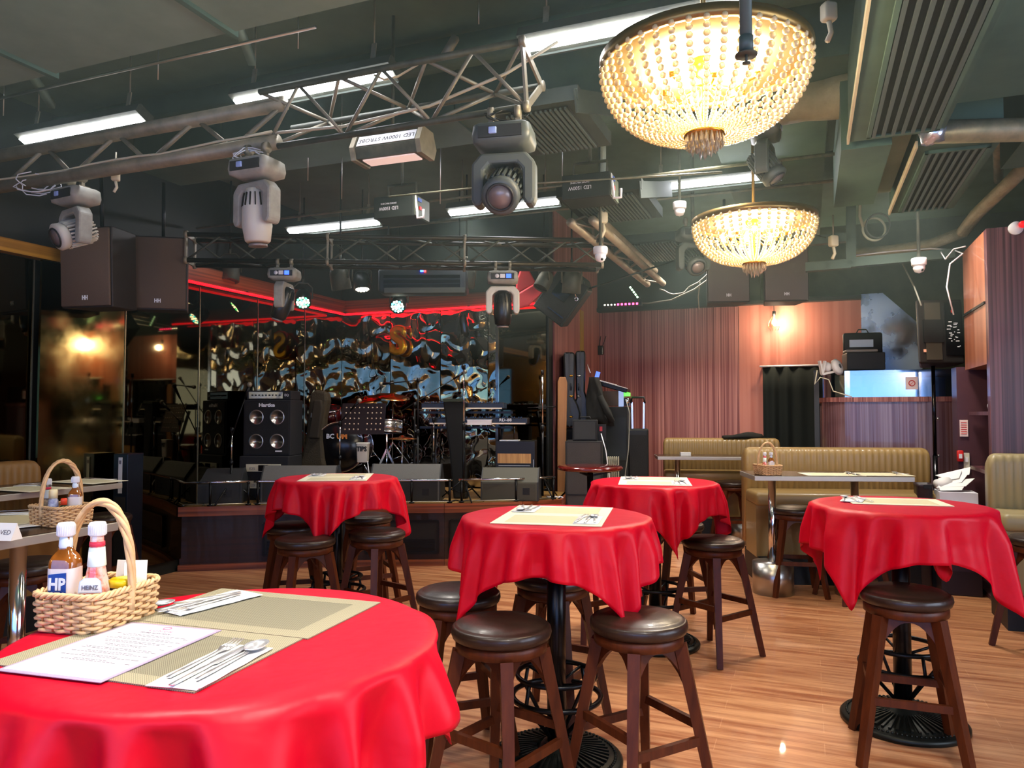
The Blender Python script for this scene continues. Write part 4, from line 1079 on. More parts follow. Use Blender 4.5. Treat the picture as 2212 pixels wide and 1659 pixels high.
G().box((0, -.008, 0), (.34, .014, .48)).build('grille', grille_d, t)
G().cyl((0, .15, .0), (.70, .15, .95), .01, n=6).build('hanging_rod', blkm, t)
g = G(); g.box((-.02, -.018, .05), (.17, .01, .17)); g.box((.05, -.018, -.17), (.2, .012, .012)); g.build('horn', blkg, t)
t = thing('pull_ring', 'thin safety wire with a ring beside the tipped loudspeaker', 'wire', at(1245, 646, 7.45))
G().torus((0, 0, 0), .017, .004, 18, 6, RX(pi / 2)).build('ring', chrome, t); G().cyl((0, 0, .017), (-.05, 0, .17), .005, n=6).build('wire', chrome, t)
t = thing('red_ornament', 'folded red fabric ornament hanging behind the pale moving head', 'decoration', at(1138, 622, 7.6))
rf = mat('red_fabric', '#B01828', .5)
G().prism([(-.13, -.22), (.02, -.18), (.17, -.03), (.2, .05), (.1, .06), (-.1, -.06)], .06, XZ).build('lower_fold', rf, t, bevel=.015)
G().prism([(-.12, -.05), (.1, .05), (.02, .2), (-.06, .21), (-.1, .1)], .08, T(0, .02, 0) @ XZ).build('upper_fold', rf, t, bevel=.015)
t = thing('air_conditioner', 'long black vented unit with blue and red indicators above the stage', 'air conditioner', at(912, 605, 7.2), R(-2))
G().box((0, .12, 0), (.86, .28, .24), b=.03).build('housing', mat('unit_dark', '#30363A', .5), t)
g = G(); [g.box((0, -.025, z), (.74, .012, .03)) for z in (.03, -.02, -.06)]; g.build('louvre', blkm, t)
G().box((.03, -.03, -.105), (.78, .03, .05)).build('flap', mat('unit_flap', '#4A4E46', .5), t)
G().box((.0, -.024, .085), (.03, .012, .018)).build('indicator', mat('blue_led', '#2040FF', .4, emit=14, ecol='#2040FF'), t)
G().box((.03, -.024, .082), (.018, .012, .018)).build('indicator', mat('red_led', '#FF2020', .4, emit=10, ecol='#FF2020'), t)
g = G(); g.cyl((-.35, .1, .12), (-.35, .1, .9), .008, n=6); g.cyl((.35, .1, .12), (.35, .1, .9), .008, n=6); g.build('hanging_rod', blkm, t)
# --- LED bars low at the bulkhead
t = thing('light_bar', 'pink glowing light bar on the ledge over the red wall', 'light bar', at(1345, 658, 8.9), R(-18))
G().box((0, 0, 0), (.46, .05, .05)).build('housing', blkm, t)
g = G(); [g.box((x * .045 - .05, -.028, 0), (.022, .008, .022)) for x in range(6)]; g.build('led', ledp, t); g = G(); [g.box((-.21 + x * .04, -.028, 0), (.014, .008, .014)) for x in range(4)]; g.build('led', ledw, t)
t = thing('light_bar', 'short slanted white light bar over the red wall', 'light bar', at(1370, 632, 8.7), (0, R(55), R(-18)))
G().box((0, 0, 0), (.2, .045, .045)).build('housing', blkm, t); g = G(); [g.box((x * .035 - .07, -.026, 0), (.022, .008, .02)) for x in range(5)]; g.build('led', mat('led_soft_green', '#C8FFC8', .4, emit=3), t)

# --- dome cameras, alarm, sprinkler
def dome(label, loc, s=1.0, up=True, lens=True):
    t = thing('dome_camera', label, 'camera', loc, R(15), 'white dome cameras'); t.scale = (s, s, s)
    G().lathe([(.001, .05), (.052, .05), (.055, .04), (.053, 0), (.05, -.005), (.001, -.005)], 24).build('housing', white, t)
    G().lathe([(.042, 0), (.042, -.03), (.03, -.055), (.001, -.066)], 24).build('dome', white, t)
    if lens: G().ball((0, -.028, -.045), .012, 10, 8).build('lens', blkg, t)
    G().cyl((0, 0, .05), (0, 0, (3.88 - loc[2]) / s), .012, n=8).build('stem', dustyd, t)
dome('white dome camera over the stage end by the diagonal pipes', at(1297, 548, 5.6), 1.0)
dome('white cone shaped dome beside the far chandelier', at(1468, 450, 5.7), .95, lens=False)
dome('white dome camera near the speaker on a pole', at(1985, 572, 6.6), 1.15)
dome('big white dome at the top edge over the wide duct', at(2095, 6, 3.0), 1.05, lens=False)
t = thing('fire_alarm', 'round white alarm with a red light on the column', 'alarm', L(1.325 + .33, 6.79, 2.88), TH)
t.location = atv(2193, 494, 6.785)
G().cyl((0, 0, 0), (0, -.03, 0), .05, n=24).build('base', white, t); G().ball((.04, -.045, .02), .028, 12, 8).build('light', mat('alarm_red', '#E01020', .3, emit=.3, ecol='#FF1020'), t)
sp = at(1612, 118, 2.0)
t = thing('sprinkler', 'ceiling sprinkler on a vertical pipe in front of the big chandelier', 'sprinkler', sp)
pm_ = mat('sprinkler_pipe', '#4E5C58', .5, .2)
G().cyl((0, 0, .03), (0, 0, 3.88 - sp.z), .0165, n=14).build('pipe', pm_, t)
G().cyl((0, 0, .012), (0, 0, .05), .019, n=14).build('collar', pm_, t)
g = G(); g.lathe([(.001, .006), (.03, .0), (.03, -.003), (.001, -.001)], 20); g.build('rose', dustyd, t)
g = G(); g.cyl((0, 0, 0), (0, 0, -.022), .004); g.cyl((0, 0, -.022), (0, 0, -.025), .011); g.build('deflector', dustyd, t)

# --- bead chandeliers
bead = mat('crystal_bead', '#FFEBB4', .12, trans=.45, coat=.6, ior=1.4)
bulbm = mat('candle_bulb', '#FFF0C8', .4, emit=120, ecol='#FFE4B4')
bowl_in = mat('chandelier_plate', '#E2CFA0', .4, .3)
cr = mat('crystal_drop', '#F6E6C6', .05, trans=.7, ior=1.5)
def chandelier_proto():
    t = thing('bead_chandelier', 'x', 'chandelier', (0, 0, 0))
    RR = .425
    g = G(); g.lathe([(RR - .012, -.012), (RR + .006, -.012), (RR + .008, .018), (RR - .002, .022), (RR - .012, .018)], 64); g.lathe([(RR - .012, .018), (RR - .002, .022)], 64)
    g = G(); rings = []
    for r, z in ((RR - .012, -.012), (RR + .008, -.012), (RR + .010, .035), (RR - .012, .035)): rings.append([(r * cos(2 * pi * j / 64), r * sin(2 * pi * j / 64), z) for j in range(64)])
    g.loft(rings, True, wrap=True); g.build('rim', brass, t)
    G().lathe([(.001, .03), (RR - .014, .018), (RR - .014, .012), (.001, .02)], 48).build('top_plate', bowl_in, t)
    g = G(); g.lathe([(.001, .02), (.06, .015), (.055, -.02), (.03, -.045), (.012, -.06), (.008, -.15), (.014, -.2), (.008, -.25), (.001, -.26)], 24); g.build('stem', gold, t)
    # bead strings follow a bowl profile
    prof = []
    n = 30
    for i in range(n + 1):
        a = (pi / 2) * i / n
        r = .078 + (RR - .078) * cos(a) ** .85; z = -.012 - .275 * sin(a) ** 1.05
        prof.append((r, z))
    g = G()
    s = 0; pr = prof[0]; dist = 0; nxt = .0
    dense = []
    for i in range(len(prof) - 1):
        for k in range(20):
            q = k / 20; dense.append((prof[i][0] * (1 - q) + prof[i + 1][0] * q, prof[i][1] * (1 - q) + prof[i + 1][1] * q))
    tot = 0; last = dense[0]
    for p in dense:
        tot += math.hypot(p[0] - last[0], p[1] - last[1]); last = p
        f = (p[0] - .078) / (RR - .078); rb = .0066 + .0078 * max(0, f) ** .8
        if tot >= nxt:
            g.ball((p[0], 0, p[1]), rb, 8, 5); nxt = tot + rb * 2.02
    first = g.build('bead_string', bead, t)
    NS = 42
    for i in range(1, NS):
        o = first.copy(); COL.objects.link(o); o.parent = t; o.rotation_euler = (0, 0, 2 * pi * i / NS)
    g = G(); g.lathe([(.07, -.285), (.082, -.285), (.084, -.30), (.07, -.302)], 32); g.build('lower_ring', gold, t)
    g = G(); rn = random.Random(3)
    for rr, n_, z0, ln in ((.076, 22, -.3, .05), (.055, 16, -.3, .07), (.03, 10, -.3, .085)):
        for i in range(n_):
            a = 2 * pi * i / n_ + rn.uniform(-.05, .05); x, y = rr * cos(a), rr * sin(a); l = ln * rn.uniform(.8, 1.1)
            g.loft([[(x + q * cos(b), y + q * sin(b), z) for b in (0, pi / 2, pi, 3 * pi / 2)] for q, z in ((.0015, z0), (.004, z0 - l * .3), (.0075, z0 - l * .75), (.0008, z0 - l))], True, caps=True, smooth=False)
    g.build('crystal_drops', cr, t)
    for i in range(8):
        a = 2 * pi * i / 8; r = .24 if i % 2 else .16
        x, y = r * cos(a), r * sin(a)
        g = G(); g.tube([(.02 * cos(a), .02 * sin(a), -.09), (x * .6, y * .6, -.14), (x, y, -.12)], .005, 6); g.cyl((x, y, -.125), (x, y, -.10), .012, n=10); g.build('arm', gold, t)
        g = G(); g.lathe([(.001, -.10), (.012, -.10), (.021, -.075), (.017, -.045), (.001, -.02)], 12, T(x, y, 0)); g.build('bulb', bulbm, t)
    g = G(); g.cyl((0, 0, .02), (0, 0, .95), .012, n=10); g.lathe([(.001, .9), (.07, .93), (.001, .95)], 20); g.build('ceiling_rod', brass, t)
    return t
ch = chandelier_proto()
c1_ = at(1520, 142, 3.09); ch.location = c1_; ch['label'] = 'big glowing bead bowl chandelier behind the sprinkler pipe'; ch['group'] = 'bead bowl chandeliers'
c2_ = at(1628, 482, 5.35)
copy_thing(ch, c2_, 0, 'smaller looking bead bowl chandelier hanging before the far speakers', 'bead bowl chandeliers')
for c in (c1_, c2_):
    lamp('chandelier_glow', 'POINT', c - Vector((0, 0, .16)), 75, (1, .86, .62), shadow_soft_size=.2)
# --- bare bulb on the pink wall
bp_ = atv(1672, 672, VR - .22)
t = thing('cage_lamp', 'bare bulb in a small wire cage before the pink wall', 'lamp', bp_)
G().cyl((0, 0, 0), (0, 0, -.07), .022, n=12).build('socket', blk, t)
G().lathe([(.001, -.07), (.012, -.08), (.026, -.14), (.024, -.17), (.001, -.195)], 14).build('bulb', mat('amber_bulb', '#FFC870', .3, emit=10, ecol='#FFB050'), t)
g = G()
for i in range(8):
    a = 2 * pi * i / 8; g.tube([(.02 * cos(a), .02 * sin(a), -.06), (.07 * cos(a), .07 * sin(a), -.15), (.075 * cos(a), .075 * sin(a), -.2), (.045 * cos(a), .045 * sin(a), -.25)], .0022, 5)
g.torus((0, 0, -.2), .075, .0022, 24, 5); g.build('cage', brass, t)
G().cyl((0, 0, 0), (0, 0, .28), .005, n=6).build('cord', blk, t)
lamp('cage_lamp_glow', 'POINT', bp_ + Vector((0, -.06, -.14)), 27, (1, .80, .55), shadow_soft_size=.04)
# ================================================================ STAGE EQUIPMENT
def on(px, d, z=SH): 
    x = (px - 1106) / F * d; return Vector((x, d, z))
def amp_cab(t, w, d, h, z, m=amp_cover, gm=grille_d, name='cabinet'):
    G().box((0, 0, z + h / 2), (w, d, h)).build(name, m, t, bevel=.008)
    G().box((0, -d / 2 - .003, z + h / 2), (w - .04, .012, h - .04)).build(name + '_grille', gm, t)
p = on(592, 7.98)
t = thing('rack_case', 'black rack case with two cream labelled power amplifiers under the bass cabinet', 'rack case', (p.x - .01, p.y - .03, SH), R(-3))
G().box((0, .0, .225), (.52, .42, .45)).build('case', amp_cover, t, bevel=.01)
for i, (z, tx) in enumerate(((.33, 'E25'), (.16, 'E20'))):
    u_ = G().box((0, -.216, z), (.36, .02, .075)).build('amplifier', cream, t)
    G().box((0, -.228, z), (.1, .006, .06)).build('display', blkg, u_)
    text('lettering', tx, .04, T(-.115, -.2275, z - .008) @ FR, ink, u_, .0006)
    G().box((.115, -.228, z), (.09, .004, .01)).build('control_strip', ink, u_)
t = thing('bass_cabinet', 'black bass cabinet with four silver cones and a white badge', 'amplifier', (p.x, p.y, SH + .45), R(-3))
amp_cab(t, .50, .38, .58, 0)
for x in (-.11, .11):
    for z in (.15, .40):
        g = G(); g.lathe([(.078, 0), (.075, .004), (.035, -.02), (.03, -.012), (.001, -.006)], 28, T(x, -.2, z) @ RX(pi / 2)); g.build('speaker_cone', mat('cone_silver', '#B5AEA6', .28, .9), t)
text('badge', 'Hartke', .05, T(0, -.203, .525) @ FR, white, t, .001, 1.2, .002)
G().box((.13, -.2, .05), (.07, .006, .014)).build('plate', white, t)
t = thing('amplifier_head', 'slim amplifier head with a silver blue faceplate on the bass cabinet', 'amplifier', (p.x, p.y, SH + 1.03), R(-3))
G().box((0, 0, .05), (.47, .3, .095)).build('case', amp_cover, t, bevel=.006)
G().box((-.03, -.153, .05), (.36, .008, .07)).build('faceplate', mat('face_blue_silver', '#8FA5B4', .25, .8), t)
for k in range(9): G().cyl((-.17 + k * .036, -.157, .05), (-.17 + k * .036, -.168, .05), .007, n=10).build('knob', blk, t)
G().box((-.03, -.16, .03), (.12, .004, .006)).build('slider_strip', white, t)
text('lettering', 'EQ', .035, T(.19, -.153, .05) @ FR, white, t, .0008)
# gig bag
q = on(668, 8.12)
t = thing('gig_bag', 'brown black padded guitar bag leaning upright beside the bass cabinet', 'guitar bag', q, (R(-5), R(3), R(-10)))
prof = [(-.15, .02), (.17, .02), (.19, .12), (.17, .28), (.13, .42), (.10, .6), (.09, .85), (.11, 1.05), (.09, 1.14), (-.04, 1.16), (-.1, 1.1), (-.1, .6), (-.13, .42), (-.17, .25)]
G().prism(prof, .14, XZ).build('bag', mat('bag_brown', '#352C1A', .8, bump=(60, .5)), t, bevel=.03)
G().prism([(-.05, .62), (.07, .62), (.08, .95), (.06, 1.04), (-.03, 1.04)], .05, T(0, -.04, 0) @ XZ).build('pocket', mat('bag_brown2', '#2A2214', .8), t, bevel=.015)
G().prism([(-.09, .05), (.12, .05), (.12, .2), (-.09, .2)], .05, T(0, -.04, 0) @ XZ).build('pocket', mat('bag_brown', ''), t, bevel=.02)
G().box((-.03, -.05, .87), (.012, .01, .05)).build('zip_pull', steel, t)
# riser
RC = L(-4.62, 7.47, SH)
t = thing('drum_riser', 'low black riser under the drum kit', 'riser', RC, TH)
G().box((0, 0, .12), (1.15, .95, .24)).build('platform', mat('riser_black', '#0D0C0C', .6), t)
g = G(); g.box((0, -.477, .12), (1.15, .006, .02)); g.build('edge_strip', dustyd, t)
RZ_ = SH + .24
# drums
def drum(label, px, d, zc, r, h, tilt=(0, 0), rot=0, name='drum', shell=None, legs=False, z0=RZ_):
    c = on(px, d, z0); t = thing(name, label, 'drum', c, rot)
    M = T(0, 0, zc) @ RX(tilt[0]) @ RY(tilt[1])
    G().lathe([(r * .98, -h / 2), (r, -h / 2), (r, h / 2), (r * .98, h / 2)], 32, M).build('shell', shell or mat('drum_shell', '#3A0D10', .2, coat=.6), t)
    G().lathe([(.001, h / 2 + .002), (r * .96, h / 2), (r * .96, h / 2 - .004), (.001, h / 2 - .004)], 32, M).build('drum_head', mat('drum_head_dark', '#101013', .25), t)
    for s in (-1, 1): G().torus((0, 0, s * h / 2), r * 1.01, .007, 36, 6, M).build('hoop', chrome, t)
    g = G()
    for i in range(8):
        a = 2 * pi * i / 8; g.cyl((r * 1.03 * cos(a), r * 1.03 * sin(a), -h / 2), (r * 1.03 * cos(a), r * 1.03 * sin(a), h / 2), .004, n=6, M=M)
    g.build('tension_rods', chrome, t)
    if legs:
        for i in range(3):
            a = 2 * pi * i / 3 + .5; G().cyl((r * 1.04 * cos(a), r * 1.04 * sin(a), zc + h * .2), (r * 1.1 * cos(a), r * 1.1 * sin(a), .0), .007, n=8).build('leg', chrome, t)
    return t
t = drum('big bass drum facing the room with orange and white lettering', 745, 8.35, .285, .27, .38, (pi / 2, 0), R(-4), 'bass_drum', z0=RZ_)
text('lettering', 'BC', .07, T(-.1, -.197, .40) @ FR, white, t, .0008, 1, .002)
text('lettering', 'UM', .08, T(.03, -.197, .40) @ FR, mat('orange_print', '#E88A3A', .5), t, .0008, 1, .003)
for s in (-1, 1): G().cyl((s * .2, -.05, .15), (s * .30, -.1, 0.0), .008, n=8).build('leg', chrome, t)
drum('small tom drum on the left over the bass drum', 712, 8.6, .62, .13, .18, (R(20), 0), 0, 'tom_drum')
drum('small tom drum mounted above the bass drum', 775, 8.65, .62, .13, .18, (R(20), 0), 0, 'tom_drum')
drum('floor tom drum with three legs at the side of the bass drum', 695, 8.62, .3, .16, .3, (0, 0), 0, 'floor_tom', legs=True)
drum('snare drum behind the music stand', 835, 8.45, .5, .17, .13, (R(-6), 0), 0, 'snare_drum', mat('snare_shell', '#B9B6B0', .2, .9))
def tripod(g, h0, spread, n=3, r=.008, a0=.3, zt=.32):
    for i in range(n):
        a = a0 + 2 * pi * i / n; g.cyl((0, 0, zt), (spread * cos(a), spread * sin(a), 0.006), r, n=6)
        g.cyl((spread * .5 * cos(a), spread * .5 * sin(a), zt * .5), (0, 0, zt * .35), r * .7, n=6)
def cymbal(label, px, d, h, r, tilt, two=False, z0=RZ_, m=None, name='cymbal'):
    t = thing(name, label, 'cymbal', on(px, d, z0), 0)
    g = G(); g.cyl((0, 0, .05), (0, 0, h), .008, n=8); g.build('pole', chrome, t)
    g = G(); tripod(g, 0, .24); g.build('tripod', chrome, t)
    M = T(0, 0, h) @ RX(tilt[0]) @ RY(tilt[1]); m = m or mat('cymbal_bronze', '#B07A48', .25, 1.0)
    prof = [(.001, .03), (.02, .028), (.035, .012), (r * .5, .004), (r, -.008), (r, -.010), (r * .5, .002), (.035, .009), (.001, .026)]
    G().lathe(prof, 36, M).build('cymbal_disc', m, t)
    if two: G().lathe([(a, -b - .02) for a, b in prof], 36, M).build('cymbal_disc', m, t)
    return t
cymbal('copper coloured cymbal tilted low beside the bass drum', 722, 8.75, .56, .17, (R(35), R(-15)))
cymbal('pair of hi-hat cymbals on a chrome stand', 869, 8.3, .62, .17, (0, 0), True, SH)
cymbal('dark crash cymbal above the snare drum', 848, 8.75, .85, .2, (R(12), R(8)))
cymbal('thin ride cymbal at the back of the kit', 790, 8.85, .82, .22, (R(15), R(-6)))
# drum throne style chrome braces
t = thing('drum_stand', 'crossed chrome drum stand legs right of the bass drum', 'stand', on(836, 8.2, SH), R(10))
g = G(); g.cyl((0, 0, .05), (0, 0, .66), .009, n=8); g.build('pole', chrome, t)
g = G()
for s in (-1, 1): g.bar((0, 0, .5), (s * .22, -.05, .02), .012, .02); g.bar((0, 0, .12), (s * .13, -.03, .22), .01, .014)
g.bar((0, 0, .34), (.0, .2, .01), .012, .02); g.build('brace', chrome, t)
# music stand with tips box
ms = thing('music_stand', 'black perforated music stand in front of the drums', 'music stand', on(786, 7.8), R(-4))
g = G(); nx, nz = 9, 5; W, Hh = .46, .33
g.box((0, 0, 0), (W, .006, Hh)); o_ = g.build('desk', mat('stand_maroon', '#1A0B0E', .4), ms, mtx=T(0, -.02, .835) @ RX(R(-14)))
g = G(); rn = random.Random(5)
for i in range(nx):
    for k in range(nz):
        if abs(i - 4) < 1 and k < 4: continue
        g.cyl((-W / 2 + .045 + i * .046, -.004, -Hh / 2 + .05 + k * .058), (-W / 2 + .045 + i * .046, -.0055, -Hh / 2 + .05 + k * .058), .009, n=8)
g.build('hole_pattern', mat('hole_glint', '#A5917E', .3, .6), ms, mtx=T(0, -.02, .835) @ RX(R(-14)))
g = G(); g.cyl((0, 0, .2), (0, 0, .7), .011, n=8); g.build('pole', blkm, ms)
g = G(); g.tube([(-.09, -.01, .72), (-.05, -.01, .655), (0, 0, .64), (.05, -.01, .655), (.09, -.01, .72)], .007, 6); g.build('yoke', chrome, ms)
g = G(); tripod(g, 0, .25, zt=.3); g.build('tripod', blkm, ms)
tb = thing('tip_box', 'white plastic tip box hanging on the music stand', 'box', on(785, 7.72, SH + .52), R(-4))
g = G(); rr = rrect(.12, .09, .015, 3); g.loft([[(x * f, y * f, z) for x, y in rr] for f, z in ((.86, -.13), (.88, -.128), (1, .055), (1.06, .06), (1.06, .07), (.98, .07))], True, caps=True); g.build('tub', mat('tub_white', '#D8D8C8', .4), tb)
text('lettering', 'TIPS', .068, T(.0, -.052, .005) @ FR, blk, tb, .0008, .85, .003)
strut_line('cable', 'white cable hanging from the tip box to the floor', 'cable', [on(795, 7.7, SH + .4), on(799, 7.7, SH + .25), on(797, 7.6, SH + .1), on(786, 7.55, SH + .015)], .005, white, 6)
# mic stands
def mic_stand(label, px, d, h, boom=None, z0=SH, rot=0, mic=True, m=None, base='tripod'):
    t = thing('microphone_stand', label, 'microphone stand', on(px, d, z0), rot, 'microphone stands on the stage'); m = m or blkm
    G().cyl((0, 0, .02), (0, 0, h * .55), .012, n=8).build('lower_pole', m, t); G().cyl((0, 0, h * .55), (0, 0, h), .008, n=8).build('upper_pole', chrome if m is blkm else m, t)
    g = G(); g.cyl((0, 0, h * .53), (0, 0, h * .58), .018, n=10); g.cyl((0, 0, h - .02), (0, 0, h + .03), .017, n=10); g.build('clutch', blkm, t)
    if base == 'tripod': g = G(); tripod(g, 0, .26, zt=.22, a0=.9); g.build('tripod', m, t)
    else: G().lathe([(.001, 0), (.14, 0), (.14, .012), (.02, .025), (.001, .025)], 24).build('base', blkm, t)
    e = Vector((0, 0, h + .02))
    if boom:
        a, b_ = Vector(boom[0]), Vector(boom[1]); G().cyl(a, b_, .006, n=8).build('boom', m, t); e = b_; dr = (b_ - a).normalized()
    else: dr = Vector((0, -.3, .95)).normalized()
    if mic:
        g = G(); g.cyl(e, e + dr * .13, .009, .016, 12); g.build('microphone', blkm, t); g = G(); g.ball(e + dr * .15, .024, 12, 8); g.build('microphone_grille', dusty, t)
    return t
mic_stand('microphone stand with long slanting boom near the side mirror', 502, 7.5, .72, ((-.06, -.0, .55), (.2, 0, 1.04)), rot=-.6)
mic_stand('plain microphone stand before the bass drum', 735, 7.75, .78, ((-.0, 0, .80), (.12, -.06, .92)))
mic_stand('microphone stand with level boom over the hi-hat', 903, 8.0, 1.24, ((.06, 0, 1.25), (-.26, .05, 1.22)), m=blk)
mic_stand('microphone stand with boom rising to the right behind the hi-hat', 896, 8.25, .98, ((-.22, 0, .87), (.42, .05, 1.27)), rot=-.05, m=blk)
mic_stand('thin microphone stand before the keyboard', 937, 7.85, .82, None, mic=False)
mic_stand('tall microphone stand by the black upright bag', 1002, 7.7, 1.36, None, mic=False)
mic_stand('microphone stand with a cream upper tube at the stage end', 1172, 7.95, 1.32, ((-.16, 0, .95), (.14, 0, .96)), mic=False)
# keyboards
t = thing('keyboard_stand', 'dark two tier keyboard stand', 'keyboard stand', on(1010, 8.1), R(-6))
for s in (-1, 1):
    G().bar((s * .36, -.14, .01), (s * .36, .14, .92), .03, .03, up=(1, 0, 0)).build('upright', blkm, t); G().bar((s * .36, .16, .01), (s * .36, -.12, .74), .03, .03, up=(1, 0, 0)).build('upright', blkm, t)
for z in (.74, .90): G().bar((-.5, -.1, z), (.5, -.1, z), .03, .025).build('support_bar', blkm, t)
def keyboard(label, px, d, z, w, name, top=None, txt=None, rz=R(-6)):
    t = thing('keyboard', label, 'keyboard', on(px, d, z), rz, 'keyboards on the stand')
    G().box((0, .03, .04), (w, .28, .07)).build('case', top or mat('keyboard_case', '#141417', .35), t, bevel=.01)
    G().box((0, -.115, .014), (w - .04, .03, .014)).build('key_bed', mat('key_cream', '#D8C8B0', .4), t)
    g = G(); n = int((w - .08) / .024)
    for i in range(n):
        if i % 7 not in (2, 6): g.box((-w / 2 + .05 + i * .024, -.105, .079), (.011, .04, .012))
    g.build('black_keys', blkg, t)
    g = G(); [g.cyl((-w / 2 + .1 + k * .07, .06, .075), (-w / 2 + .1 + k * .07, .06, .09), .010, n=8) for k in range(int(w / .09))]; g.build('knobs', grey, t)
    if txt: text('lettering', txt, .045, T(w * .28, -.1115, .05) @ FR, white, t, .0008, 1.1)
    return t
keyboard('long dark stage piano on the lower tier with white lettering', 1035, 7.98, SH + .77, 1.05, 'k', None, 'RD-88')
keyboard('slim keyboard on the upper tier with a pale front edge', 1002, 8.12, SH + .93, .9, 'k')
t = thing('sheet_box', 'small white box of paper lying on the lower keyboard', 'box', on(1036, 7.82, SH + .77), R(-4)); G().box((0, 0, .025), (.25, .06, .05)).build('box', paper, t); G().box((0, 0, .052), (.26, .07, .006)).build('lid', white, t)
t = thing('bag', 'tall black upright soft bag standing before the keyboards', 'bag', on(990, 7.85), (0, R(-2), R(-6)))
G().prism([(-.05, 0), (.10, 0), (.08, .5), (.10, 1.0), (-.13, 1.03), (-.08, .5)], .1, XZ).build('body', mat('bag_black', '#0E100D', .8), t, bevel=.02)
G().box((-.01, .05, 1.03), (.23, .12, .03)).build('top_flap', mat('bag_olive', '#2E3626', .7), t)
# printed amplifier box
t = thing('printed_box', 'black printed cardboard box with a golden band at the stage end', 'box', on(1116, 8.0), R(-6))
G().box((0, 0, .30), (.41, .3, .6)).build('carton', mat('carton_black', '#0B0B0C', .45), t, bevel=.004)
G().box((-.01, -.152, .42), (.35, .003, .10)).build('gold_band', mat('gold_print', '#D9A860', .4, noise=((60, 4, 2), '#8A5A28', .5)), t)
g = G()
for k, w_ in enumerate((.33, .16, .32, .29, .31, .2)): g.box((-.01 - (.33 - w_) / 2, -.1515, .345 - k * .019), (w_, .002, .004))
for k in range(5): g.box((-.15 + k * .075, -.1515, .20), (.03, .002, .012))
g.box((.19, -.1515, .3), (.004, .002, .22)); g.build('print_lines', white, t)
G().box((-.07, -.02, .605), (.2, .2, .012)).build('top_flap', paper, t)
# monitor wedges
def wedge(label, px, d, w, h=.36, rz=0, m=None, mt=None):
    t = thing('monitor_wedge', label, 'speaker', on(px, d), rz, 'stage monitor wedges along the rail')
    Mx = Matrix(((0, 0, 1, -w / 2), (1, 0, 0, 0), (0, 1, 0, 0), (0, 0, 0, 1)))
    G().prism([(-.16, .0), (.2, .0), (.24, .12), (.02, h), (-.06, h), (-.16, h - .14)], w, Mx).build('cabinet', m or mat('wedge_grey', '#5D5C58', .6, bump=(200, .3)), t, bevel=.006)
    for s in (-1, 1): G().prism([(-.163, -.0), (.205, -.0), (.245, .12), (.022, h + .004), (-.062, h + .004), (-.163, h - .138)], .012, T(s * (w / 2) - .006, 0, 0) @ Matrix(((0, 0, 1, 0), (1, 0, 0, 0), (0, 1, 0, 0), (0, 0, 0, 1)))).build('side_cheek', dgrey, t)
    G().box((0, -.163, (h - .14) / 2), (w - .04, .012, h - .17)).build('rear_panel', mt or mat('wedge_dark', '#232423', .6), t)
    G().box((w * .3, -.170, .1), (.07, .006, .07)).build('socket_plate', blk, t)
wedge('darkest stage monitor wedge, nearest the side mirror', 462, 7.56, .62, .34, R(8), mat('wedge_dark', '#232423', .6))
wedge('grey topped stage monitor wedge behind the left part of the far red table', 655, 7.66, .74, .36)
wedge('grey topped stage monitor wedge behind the right part of the far red table', 882, 7.75, .70, .37, R(-2))
wedge('olive grey stage monitor wedge before the printed box', 1105, 7.98 - .15, .58, .33, R(-8), mat('wedge_olive', '#4B493C', .6), mat('wedge_olive2', '#3D3B30', .6))
# cables on the deck
rn = random.Random(8)
for i, (x0, x1, d) in enumerate(((955, 1045, 7.62), (1180, 1215, 7.95), (330 + 60, 470, 7.3))):
    strut_line('cable', ['black cable lying between two monitor wedges', 'white cable coil at the stage end', 'tangled cable before the darkest monitor wedge'][i], 'cable', [on(x0 + (x1 - x0) * k / 12, d + .05 * sin(k * 1.9 + i), SH + .009) for k in range(13)], .007, [blk, white, dustyd][i], 6)
# balloon
c = bpy.data.curves.new('b', 'FONT'); c.body = 'S'; c.size = .46; c.extrude = .012; c.bevel_depth = .028; c.bevel_resolution = 3; c.align_x = 'CENTER'; c.align_y = 'CENTER'; c.resolution_u = 4
f_ = bpy.data.objects.new('lettering_source', c); COL.objects.link(f_); me = bpy.data.meshes.new_from_object(f_); bpy.data.objects.remove(f_); bpy.data.curves.remove(c)
me.materials.clear(); me.materials.append(mat('gold_foil', '#E8B020', .28, .75, bump=(22, .5)))
for pl in me.polygons: pl.use_smooth = True
o = bpy.data.objects.new('letter_balloon', me); COL.objects.link(o)
pb_ = atv(860, 738, VB - .12); o.location = pb_; o.rotation_euler = (pi / 2, 0, TH); tag(o, 'shiny gold foil balloon shaped like the letter S on the rippled mirror', 'balloon')
# tower speaker by the side tables
t = thing('tower_speaker', 'slim black tower speaker with a pale label strip before the side mirror', 'speaker', (-3.27, 6.42, 0), R(-10))
G().box((0, 0, .58), (.135, .2, 1.16)).build('cabinet', mat('tower_navy', '#0B1420', .3), t, bevel=.005)
G().box((.0, -.103, .98), (.035, .004, .3)).build('label_strip', mat('label_silver', '#C8C8C8', .4), t); G().box((0, -.106, 1.09), (.02, .003, .03)).build('logo', ink, t)
G().box((0, -.103, .45), (.1, .006, .7)).build('grille', grille_d, t)

